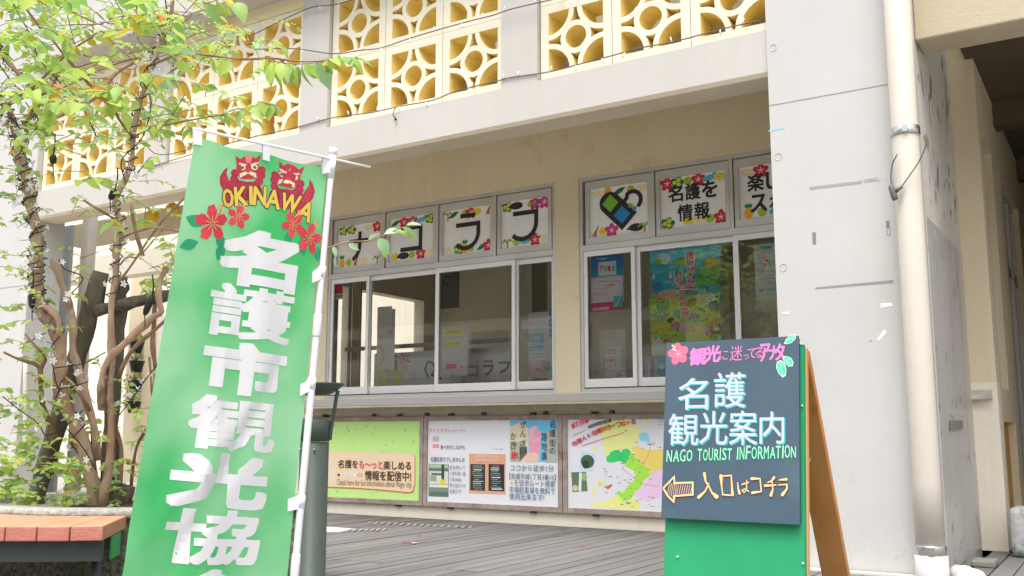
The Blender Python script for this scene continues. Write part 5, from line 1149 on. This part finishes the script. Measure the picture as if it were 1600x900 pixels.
# ================================================================== the tree
tr = thing('flowering_tree', 'multi-stemmed tree with smooth reddish bark and fresh green leaves in the planter', 'tree', tuple(onZ(142, 795, .5)))
stems = [
 ([(147, 802, 5.7), (143, 745, 5.7), (134, 705, 5.7), (115, 668, 5.68), (101, 630, 5.68), (95, 585, 5.68), (90, 540, 5.68), (77, 505, 5.66), (64, 480, 5.65), (60, 445, 5.65), (60, 410, 5.65), (56, 360, 5.65), (47, 310, 5.65), (38, 265, 5.65), (30, 215, 5.65)], 15, 10, 'bark', 'trunk'),
 ([(152, 720, 5.72), (146, 660, 5.75), (128, 590, 5.78), (112, 550, 5.8), (114, 515, 5.8), (107, 475, 5.8), (94, 440, 5.8), (83, 405, 5.8)], 9, 7, 'bark', 'limb'),
 ([(160, 800, 5.6), (168, 690, 5.6), (173, 600, 5.58), (176, 520, 5.56), (177, 460, 5.56), (180, 400, 5.55), (187, 350, 5.55), (178, 318, 5.53), (194, 282, 5.5), (208, 250, 5.5), (206, 212, 5.5), (216, 165, 5.48), (236, 115, 5.45), (256, 60, 5.45), (267, 15, 5.4), (272, -40, 5.4)], 7.5, 4, 'bark', 'limb'),
 ([(160, 640, 5.6), (163, 575, 5.55), (200, 530, 5.5), (235, 497, 5.5), (252, 485, 5.5), (250, 460, 5.5), (258, 430, 5.55), (285, 400, 5.6), (310, 380, 5.6)], 8, 4, 'bark', 'limb'),
 ([(185, 590, 5.75), (205, 548, 5.75), (240, 515, 5.8), (272, 488, 5.8)], 5, 3.5, 'bark2', 'limb'),
 ([(85, 690, 5.8), (72, 640, 5.7), (66, 600, 5.6), (62, 575, 5.5), (38, 565, 5.4), (8, 550, 5.3)], 6, 2.5, 'bark2', 'limb'),
 ([(66, 600, 5.6), (66, 575, 5.6), (70, 560, 5.5), (60, 545, 5.4), (40, 520, 5.4)], 5, 2, 'bark2', 'limb'),
 ([(60, 470, 5.65), (75, 482, 5.6), (92, 500, 5.6), (90, 525, 5.62)], 6, 6, 'bark', 'limb'),
 ([(30, 215, 5.65), (20, 195, 5.6), (8, 175, 5.6), (-8, 150, 5.5), (-30, 100, 5.5)], 10, 7, 'bark', 'limb'),
 ([(34, 225, 5.6), (48, 190, 5.55), (62, 155, 5.5), (48, 138, 5.45), (30, 120, 5.4), (14, 98, 5.4), (0, 78, 5.4), (-20, 50, 5.3)], 7, 4, 'bark', 'limb'),
 ([(62, 155, 5.5), (80, 135, 5.45), (96, 112, 5.4), (130, 100, 5.3), (165, 85, 5.2)], 3.5, 1.5, 'bark2', 'twig'),
 ([(28, 235, 5.7), (50, 195, 5.8), (90, 180, 5.9), (140, 160, 5.95), (178, 120, 6.0), (215, 90, 6.0), (250, 68, 6.0)], 6, 3, 'bark', 'limb'),
 ([(206, 212, 5.5), (190, 190, 5.3), (170, 165, 5.1), (150, 140, 5.0), (132, 118, 4.9), (110, 95, 4.8), (88, 68, 4.7), (66, 45, 4.7), (40, 12, 4.6), (20, -20, 4.6)], 3.2, 2, 'bark2', 'limb'),
 ([(207, 215, 5.5), (235, 200, 5.3), (265, 193, 5.1), (300, 188, 4.9), (330, 182, 4.8), (362, 178, 4.7)], 2.4, 1.2, 'bark2', 'limb'),
 ([(243, 100, 5.45), (270, 88, 5.1), (300, 84, 4.9), (340, 88, 4.7), (385, 92, 4.5), (430, 94, 4.4), (470, 98, 4.3), (520, 96, 4.2), (560, 92, 4.2)], 2.6, 1.2, 'bark2', 'limb'),
 ([(186, 350, 5.55), (172, 338, 5.5), (150, 325, 5.4), (130, 312, 5.4)], 3, 2.2, 'bark2', 'limb'),
 ([(187, 372, 5.55), (210, 362, 5.4), (240, 355, 5.3), (270, 360, 5.3), (310, 368, 5.4)], 2.4, 1.4, 'bark2', 'limb'),
 ([(184, 415, 5.55), (200, 402, 5.4), (215, 402, 5.4), (238, 378, 5.3), (262, 350, 5.3)], 1.8, 1.1, 'bark2', 'twig'),
 ([(182, 445, 5.7), (215, 400, 5.72), (255, 345, 5.75), (300, 296, 5.8), (330, 262, 5.8)], 2.6, 2.2, 'bark2', 'limb'),
 ([(95, 585, 5.7), (115, 600, 5.6), (128, 620, 5.6), (140, 640, 5.7)], 3, 4, 'bark2', 'twig'),
 ([(60, 150, 5.5), (110, 130, 5.6), (150, 112, 5.7), (200, 96, 5.7), (240, 90, 5.7)], 2.2, 1.4, 'bark2', 'twig'),
 ([(8, 175, 5.6), (20, 158, 5.5), (40, 145, 5.4), (70, 120, 5.3), (110, 80, 5.2), (150, 55, 5.1), (200, 46, 5.0), (260, 40, 4.9)], 3, 1.5, 'bark2', 'twig'),
 ([(205, 320, 5.9), (212, 365, 5.9), (222, 400, 5.9)], 4, 4, 'bark2', 'twig'),
 ([(240, 700, 6.2), (238, 640, 6.2), (244, 580, 6.2), (236, 530, 6.2), (246, 470, 6.2), (262, 420, 6.2), (296, 380, 6.2), (320, 350, 6.2)], 6, 3.5, 'bark2', 'limb'),
 ([(205, 760, 6.1), (215, 700, 6.1), (240, 650, 6.1), (238, 600, 6.1), (232, 560, 6.1)], 4, 2.5, 'bark2', 'limb'),
 ([(186, 780, 6.0), (190, 700, 6.0), (182, 660, 6.0), (176, 600, 6.0)], 6, 4, 'bark2', 'limb'),
 ([(500, 392, 4.3), (520, 385, 4.3), (545, 378, 4.28), (575, 376, 4.25), (600, 368, 4.22), (628, 356, 4.2), (650, 352, 4.2)], 1.4, .9, 'bark2', 'twig'),
 ([(310, 385, 5.6), (380, 395, 5.0), (440, 398, 4.6), (500, 392, 4.3)], 2.4, 1.4, 'bark2', 'limb'),
]
paths = []
for L_, r0, r1, mt, nm in stems:
    P = bez(tp(L_), 4); P = [P[0]] + [p + Vector((noise.noise(p * 4.1), noise.noise(p * 4.1 + Vector((9, 0, 0))), noise.noise(p * 4.1 + Vector((0, 7, 0))))) * (.022 if r0 > 3 else .01) for p in P[1:]]; n = len(P); R_ = [.76 * (r0 + (r1 - r0) * k / (n - 1)) * 5.6 / FPX * (1 + .10 * math.sin(k * 1.3) + .09 * math.sin(k * .61 + r0)) for k in range(n)]
    q = MB(); q.tube(P, R_, 12 if r0 > 5 else 7, wob=.42 if r0 > 5 else .25); q.build({'twig': 'branch', 'limb': 'branch'}.get(nm, nm), M[mt], tr); paths.append((P, R_))
# leaves
def leaf_mesh(mat, curl):
    q = MB(); n = 5
    for k in range(n + 1):
        f = k / n; w_ = .27 * math.sin(PI * min(1, f * 1.02) ** .85) + (.004 if k in (0, n) else 0); z = -curl * f * f; x = f
        q.v += [(x, -w_, z + w_ * .35), (x, 0, z), (x, w_, z + w_ * .35)]
    for k in range(n):
        for j in (0, 1): a = k * 3 + j; q.f.append((a, a + 3, a + 4, a + 1)); q.m.append(0); q.smooth.add(len(q.f) - 1)
    return q
LM = {}
for key, w_ in (('leafA', 10), ('leafB', 6), ('leafC', 1.2), ('leafD', 2), ('leafR', .25)):
    LM[key] = (w_, leaf_mesh(M[key], .12).mesh('leaf', M[key]), leaf_mesh(M[key], .3).mesh('leaf', M[key]))
keys = list(LM); wts = [LM[k][0] for k in keys]
leaves = []   # (matrix, key, size in pixels)
rl = random.Random(21)
def add_leaf(p, d, L_, key=None, droop=.0):
    d = (d + Vector((0, 0, -droop))).normalized(); nrm = Vector((rl.gauss(0, .45), rl.gauss(-.35, .4), rl.uniform(.3, 1))); y = nrm.cross(d)
    if y.length < 1e-3: y = Vector((0, 1, 0))
    y.normalize(); z = d.cross(y)
    W = L_ * rl.uniform(.8, 1.15); m = Matrix(((d.x * L_, y.x * W, z.x * L_, p.x), (d.y * L_, y.y * W, z.y * L_, p.y), (d.z * L_, y.z * W, z.z * L_, p.z), (0, 0, 0, 1)))
    q = proj(p); vis = -40 < q[0] < 720 and -40 < q[1] < 900
    fore = abs(d.dot(Vector((math.cos(YAW), math.sin(YAW), 0)))) + abs(d.z)
    leaves.append((m, key or rl.choices(keys, wts)[0], (L_ * FPX / q[2]) * (.5 + .5 * min(1, fore)) if vis else 0))
twb = MB()
def twig_leaves(P, n, L_, start=.15, droop=.25, key=None, spread=.9, tube=None):
    P = [Vector(p) for p in P]
    if tube: twb.tube(P, [tube * (1 - .6 * k / (len(P) - 1)) for k in range(len(P))], 5)
    for k in range(n):
        f = start + (1 - start) * (k + rl.random() * .5) / n; i = min(int(f * (len(P) - 1)), len(P) - 2); g_ = f * (len(P) - 1) - i
        p = P[i].lerp(P[i + 1], g_); t_ = (P[i + 1] - P[i]).normalized(); s_ = t_.cross(Vector((0, 0, 1)));  s_ = s_.normalized() if s_.length > .1 else Vector((1, 0, 0))
        d = t_ * .5 + s_ * (spread if k % 2 else -spread) + Vector((rl.gauss(0, .25), rl.gauss(0, .25), rl.gauss(0, .25)))
        add_leaf(p, d.normalized(), L_ * rl.uniform(.7, 1.2), key, droop)
def bush(x0, x1, y0, y1, d0, d1, n, Lm, nl=(5, 9), tl=(.12, .3), dens=None, droop=.25, key=None):
    c = 0; tries = 0
    while c < n and tries < n * 8:
        tries += 1; x, y = rl.uniform(x0, x1), rl.uniform(y0, y1)
        if dens and rl.random() > dens(x, y): continue
        t_ = rl.uniform(d0, d1); p = at(x, y, t_); a = rl.uniform(0, 2 * PI); d = Vector((math.cos(a), math.sin(a) * .6, rl.uniform(-.15, .5))).normalized(); L_ = rl.uniform(*tl)
        P = [p, p + d * L_ * .5 + Vector((0, 0, .01)), p + d * L_ + Vector((0, 0, -.03))]
        twig_leaves(P, rl.randint(*nl), Lm * rl.uniform(.8, 1.25), key=key, tube=.0022, droop=droop); c += 1
def dUL(x, y):   # dense fresh crown top left, thinning right and down
    v = 1.0 - .0022 * max(0, x - 120) - .0042 * max(0, y - 130) + .35 * noise.noise(Vector((x * .02, y * .02, 3)))
    return max(0, v)
bush(-120, 330, -130, 235, 4.9, 6.2, 300, .066, dens=dUL)
bush(-60, 300, -40, 200, 4.3, 4.9, 34, .095, nl=(3, 6), tl=(.1, .25), dens=dUL)
bush(250, 420, 0, 60, 4.9, 5.6, 10, .05); bush(300, 400, 30, 210, 4.7, 5.6, 10, .06)
bush(100, 300, 200, 340, 5.0, 5.9, 16, .05, nl=(3, 6)); bush(195, 300, 320, 470, 5.3, 6.2, 26, .055)
bush(0, 80, 400, 560, 5.2, 5.8, 16, .045); bush(-10, 90, 540, 700, 5.3, 5.8, 34, .048, nl=(6, 10), tl=(.08, .2))
bush(120, 290, 560, 700, 5.6, 6.3, 26, .052); bush(-20, 110, 690, 795, 5.2, 5.6, 54, .046, nl=(7, 12), tl=(.08, .2), droop=.0)
bush(95, 225, 715, 795, 5.5, 6.2, 36, .044, nl=(6, 10), tl=(.06, .16), droop=.0); bush(0, 60, 240, 400, 5.4, 6.0, 12, .05); bush(-60, 0, 0, 600, 5.2, 6, 20, .05)
bush(200, 290, 700, 780, 6.0, 6.4, 12, .045); bush(85, 150, 380, 470, 5.6, 6, 8, .04)
for x, y in [(rl.uniform(0, 300), rl.uniform(0, 230)) for _ in range(40)]: twb.tube(bez([at(x, y, 5.6), at(x + rl.uniform(-40, 60), y + rl.uniform(-40, 30), 5.5), at(x + rl.uniform(-80, 120), y + rl.uniform(-70, 40), 5.4)]), .0028, 5)
# big leaves in front
def big(L_, nl, Ls, droop, key=None): twig_leaves(bez(tp(L_), 4), nl, Ls, .05, droop, key, .7, .0035)
big([(405, 92, 4.3), (430, 96, 4.25), (460, 100, 4.2), (505, 98, 4.2)], 22, .105, 1.5)
big([(500, 96, 4.2), (530, 90, 4.15), (565, 92, 4.1)], 12, .085, .5)
big([(395, 168, 4.4), (410, 160, 4.35), (425, 165, 4.3)], 6, .11, .9); big([(345, 180, 4.6), (375, 170, 4.5), (400, 190, 4.4)], 9, .085, .6)
big([(385, 70, 4.5), (415, 62, 4.4), (445, 74, 4.3)], 7, .08, .8); big([(320, 6, 4.5), (350, -2, 4.5), (375, 5, 4.5)], 6, .1, 1.0)
big([(225, 125, 4.7), (250, 120, 4.6), (285, 130, 4.5)], 9, .1, .5); big([(60, 40, 4.5), (85, 50, 4.4), (110, 70, 4.4)], 8, .1, .3); big([(110, 150, 4.7), (90, 165, 4.6), (70, 190, 4.6)], 8, .095, .8)
big([(330, 95, 4.6), (345, 92, 4.6), (365, 96, 4.5)], 6, .1, 1.2); big([(120, 285, 4.8), (145, 278, 4.7), (185, 285, 4.6)], 9, .095, .2); big([(165, 345, 4.7), (180, 348, 4.7), (192, 356, 4.6)], 6, .085, .7)
big([(215, 270, 4.8), (235, 246, 4.8), (248, 252, 4.8)], 5, .07, .4); big([(140, 130, 4.6), (165, 140, 4.6), (200, 130, 4.6)], 7, .09, .6); big([(170, 30, 4.6), (200, 25, 4.6), (230, 35, 4.6)], 8, .07, 1.2)
for x, y, L_, a, key in ((520, 385, .05, -1.2, 'leafD'), (545, 380, .055, -.6, 'leafD'), (575, 375, .06, .6, 'leafD'), (592, 372, .085, -1.0, 'leafD'), (598, 382, .06, -1.3, 'leafA'), (600, 366, .09, .35, 'leafD'), (618, 362, .095, -.2, 'leafA'), (628, 356, .085, -.55, 'leafD'), (634, 352, .07, .1, 'leafD'), (524, 400, .055, -1.5, 'leafD')):
    rv = Vector((math.cos(YAW), math.sin(YAW), 0)); add_leaf(at(x, y, 4.2), rv * math.cos(a) + Vector((0, 0, math.sin(a))), L_, key, 0)
twb.build('fine_twig', M['bark2'], tr, kind='stuff')
leaves.sort(key=lambda t: -t[2]); print('leaves', len(leaves), leaves[299][2])
for m, key, s_ in leaves[:300]: place(LM[key][1 + (rl.random() < .4)], 'leaf', tr, M4=m)
q = MB(); mats = [M[k] for k in keys]
for m, key, s_ in leaves[300:]:
    src = LM[key][1]; i = len(q.v); mi = keys.index(key)
    vs = [src.vertices[k].co for k in range(len(src.vertices))]
    q.v += [tuple(m @ v) for v in vs]
    for p in src.polygons: q.f.append(tuple(i + k for k in p.vertices)); q.m.append(mi); q.smooth.add(len(q.f) - 1)
q.build('foliage', mats, tr, kind='stuff')

# ================================================================== string lights in the tree
fb = MB()
for k in range(5):
    a = 2 * PI * k / 5; c, s_ = math.cos(a), math.sin(a); P = lambda r, o, z: (c * r - s_ * o, s_ * r + c * o, z)
    fb.face([P(0, 0, 0), P(.55, -.28, .18), P(1, 0, .1), P(.55, .28, .18)])
fb.tube([(0, 0, -.9), (0, 0, 0)], .14, 5)
fbm = fb.mesh('flower_bulb', M['bulb'])
def helix(P, R_, turns, phase, lo=0, hi=1):
    n = int(turns * 14); out = []; P = [Vector(p) for p in P]
    for k in range(n + 1):
        f = lo + (hi - lo) * k / n; i = min(int(f * (len(P) - 1)), len(P) - 2); g_ = f * (len(P) - 1) - i; c = P[i].lerp(P[i + 1], g_); t_ = (P[i + 1] - P[i]).normalized()
        u_ = t_.orthogonal().normalized(); v_ = t_.cross(u_); a = phase + 2 * PI * turns * k / n + .5 * math.sin(k * .7); r = R_[i] + .006 + .012 * abs(math.sin(k * 1.7))
        out.append(c + u_ * math.cos(a) * r + v_ * math.sin(a) * r)
    return out
rb = random.Random(31)
def strand(label, pls, nb):
    st = None
    for pl_ in pls:
        if st is None: st = thing('string_light', label, 'string light', tuple(pl_[0]), 'strings of flower lights in the tree')
        q = MB(); q.tube(pl_, .0034, 5); q.build('wire', M['wire'], st)
        for k in range(max(2, int(nb * len(pl_) / sum(len(x) for x in pls)))):
            i = rb.randrange(len(pl_) - 1); p = pl_[i]; d = Vector((rb.gauss(0, 1), rb.gauss(-.5, 1), rb.gauss(0, .8))).normalized(); e = p + d * rb.uniform(.025, .065)
            q_ = d.to_track_quat('Z', 'Y').to_matrix().to_4x4(); place(fbm, 'flower_bulb', st, M4=Matrix.Translation(e) @ q_ @ Matrix.Scale(rb.uniform(.018, .026), 4))
            if rb.random() < .8: q = MB(); q.tube([p, e], .0022, 4); q.build('stem', M['wire'], st)
P0, R0 = paths[0]; P2, R2 = paths[2]; P8, R8 = paths[8]; P9, R9 = paths[9]
strand('black flower-light string wound round the upper main trunk', [helix(P0, R0, 13, 0, .55, 1), helix(P0, R0, 10, 2, .6, 1), helix(P8, R8, 6, 1), helix(P9, R9, 5, 0)], 120)
strand('black flower-light string looping loosely round the lower trunk and timber post', [helix(P0, R0, 3, 1, .12, .5), bez([at(80, 560, 5.5), at(90, 605, 5.5), at(100, 606, 5.5), at(120, 602, 5.5), at(138, 596, 5.6)]), bez([at(5, 620, 5.4), at(30, 640, 5.4), at(60, 662, 5.4), at(72, 680, 5.5), at(100, 668, 5.5), at(130, 640, 5.6)]), bez([at(40, 537, 5.6), at(60, 526, 5.6), at(72, 520, 5.6)]), bez([at(85, 575, 5.5), at(130, 568, 5.6), at(165, 550, 5.7)]), bez([at(100, 470, 5.6), at(130, 435, 5.7), at(100, 420, 5.7), at(92, 405, 5.7)]), bez([at(105, 670, 5.6), at(130, 700, 5.6), at(150, 735, 5.6)])], 44)
strand('black flower-light string wound up the thin right-hand stem', [helix(P2, R2, 9, 0, .25, .5), helix(P2, R2, 12, 1, .55, .92), bez([at(196, 285, 5.4), at(190, 250, 5.4), at(222, 215, 5.4), at(236, 160, 5.4), at(222, 120, 5.4), at(246, 90, 5.3)]), bez([at(150, 212, 5.3), at(130, 170, 5.3), at(105, 145, 5.4), at(75, 120, 5.5)]), bez([at(258, 60, 5.35), at(262, 30, 5.35), at(258, 0, 5.35)])], 46)
strand('black flower-light string tangled among the leaves at the far left', [bez([at(-5, 95, 5.4), at(20, 130, 5.4), at(40, 150, 5.3), at(10, 170, 5.3), at(30, 200, 5.3)]), bez([at(20, 5, 5.4), at(50, 60, 5.3), at(60, 90, 5.3), at(95, 130, 5.4)]), bez([at(0, 210, 5.5), at(40, 215, 5.4), at(60, 190, 5.4), at(40, 160, 5.4)]), bez([at(-5, 180, 5.4), at(25, 190, 5.4), at(35, 230, 5.4), at(20, 250, 5.5)]), bez([at(250, 565, 5.7), at(230, 590, 5.7), at(205, 625, 5.7), at(185, 650, 5.7)])], 50)
for nm, pts, lb in (('plug_connector', [(50, 455), (50, 482)], 'black cable plug hanging beside the main trunk'), ('plug_connector', [(238, 462), (226, 492)], 'black cable plug hanging from the timber crossbar'), ('plug_connector', [(180, 295), (172, 312)], 'black cable plug on the thin stem above the beam edge'), ('plug_connector', [(83, 242), (83, 256)], 'small black plug hanging in front of the yellow blocks')):
    a, c = at(*pts[0], 5.4), at(*pts[1], 5.4); q = MB(); q.tube([a, a.lerp(c, .3), a.lerp(c, .8), c], [.012, .02, .018, .01], 10)
    up = a + Vector((rb.uniform(-.03, .03), 0, .12)); q.tube(bez([a, a.lerp(up, .5) + Vector((.01, 0, 0)), up]), .004, 5); q.tube([c, c + Vector((.01, 0, -.07))], .003, 5); tag(q.build(nm, M['black']), lb, 'cable plug')
# cables along the beam
def cable(label, pts, Y, nb):
    P = bez([onY(x, y, Y) for x, y in pts], 5); t = thing('fairy_light_cable', label, 'cable', tuple(P[0])); q = MB(); q.tube(P, .0055, 5); q.build('wire', flat((96, 88, 78), .6), t)
    rr = random.Random(nb)
    for k in range(nb):
        p = P[int((k + .5) / nb * (len(P) - 1))]; s_ = rr.choice((1, 1, -1)); q = MB(); q.tube([p, p + Vector((rr.uniform(-.02, .02), 0, .045 * s_))], [.006, .005], 6); q.build('bulb', M['plasticw'], t)
cable('thin cable with little bulbs along the foot of the yellow blocks', [(232, 262), (330, 232), (400, 213), (460, 200), (520, 184), (580, 176), (625, 166), (675, 157), (712, 143), (775, 127), (800, 121), (860, 112), (910, 99), (960, 86), (1000, 75), (1050, 66), (1100, 53), (1142, 42), (1188, 32)], 6.842, 22)
cable('thin cable with little bulbs between the two rows of yellow blocks', [(400, 77), (460, 76), (520, 84), (560, 79), (595, 75), (640, 60), (687, 46), (730, 34), (770, 24), (800, 14), (860, 0), (900, -9)], 6.80, 12)
cable('slack thin cable at the top of the yellow blocks left of centre', [(380, 60), (400, 52), (440, 32), (485, 12), (520, 8), (547, 1), (600, -12)], 6.80, 6)
q = MB(); q.tube(bez([onY(618, 168, 6.83), onY(614, 178, 6.83), onY(617, 184, 6.83)]), .004, 5); c = onY(618, 186, 6.83); q.lathe((c.x, c.y, c.z - .015), [(.004, 0), (.013, .008), (.004, .03)], 8); tag(q.build('loose_wire_end', M['wire']), 'loose wire end dangling on the white beam', 'wire')
# cable plug on the drainpipe
Yc = 6.59; cpn = thing('cable_joint', 'grey cable joint dangling on two thin wires from the pipe clamp', 'cable joint', tuple(onY(1395, 300, Yc)))
q = MB(); q.tube(bez([onY(1443, 212, 6.6), onY(1446, 228, 6.58), onY(1436, 252, Yc), onY(1420, 276, Yc), onY(1410, 290, Yc)]), .0045, 6); q.tube(bez([onY(1402, 241, Yc), onY(1395, 255, Yc), onY(1392, 272, Yc), onY(1393, 290, Yc)]), .0045, 6); q.build('wire', flat((92, 84, 78), .6), cpn)
q = MB(); q.tube([onY(1392, 289, Yc), onY(1393, 293, Yc), onY(1398, 309, Yc), onY(1399, 312, Yc)], [.013, .02, .021, .018], 12); q.tube([onY(1398, 300, Yc), onY(1410, 291, Yc)], [.015, .012], 10); q.build('joint_body', flat((92, 98, 98), .45), cpn)

# ================================================================== petals and dead leaves on the deck
def litter(x, y, s_, c, label, cat='petal', grp=None):
    p = onZ(x, y, .002); q = MB(); r = random.Random(int(x * 7 + y))
    for k in range(5):
        a = r.uniform(0, 2 * PI); d = Vector((math.cos(a), math.sin(a), 0)); e = Vector((-d.y, d.x, 0)); h = r.uniform(.1, .5) * s_
        q.face([p + Vector((0, 0, .004 + .001 * k)), p + d * s_ * .5 + e * s_ * .35 + Vector((0, 0, h * .5 + .004)), p + d * s_ + Vector((0, 0, h)), p + d * s_ * .5 - e * s_ * .35 + Vector((0, 0, h * .4 + .005))])
    tag(q.build('fallen_petal' if cat == 'petal' else 'dead_leaf', flat(c, .6)), label, cat, grp)
litter(636, 848.5, .05, (226, 40, 150), 'largest fallen magenta bloom on the deck below the green board', 'petal'); litter(646, 849.5, .045, (232, 190, 212), 'pale pink fallen petal touching the magenta bloom')
litter(655, 838, .03, (206, 50, 90), 'small red petal just behind the magenta bloom on the deck'); litter(588, 830.5, .028, (200, 60, 90), 'small pink petal lying on the raised floor bars')
litter(878, 838.5, .03, (206, 60, 84), 'small red petal beside the black scrap on the deck'); litter(879, 829, .035, (52, 50, 50), 'black scrap on the deck below the board frame joint', 'leaf')
litter(910, 853.5, .032, (206, 40, 84), 'red petal farthest from the wall on the deck'); litter(985, 837, .028, (190, 50, 66), 'left one of two red petals by the wall near the green sign'); litter(1003, 834, .03, (180, 40, 50), 'right one of two red petals by the wall near the green sign')
for x, y, lb in ((880, 821, 'dead leaf at the wall foot below the frame joint'), (923, 823.5, 'longest dead leaf at the wall foot'), (963, 826, 'dead leaf at the wall foot below the map board'), (991, 828, 'tiny dead leaf at the wall foot nearest the green sign')): litter(x, y, .03, (140, 112, 78), lb, 'leaf')
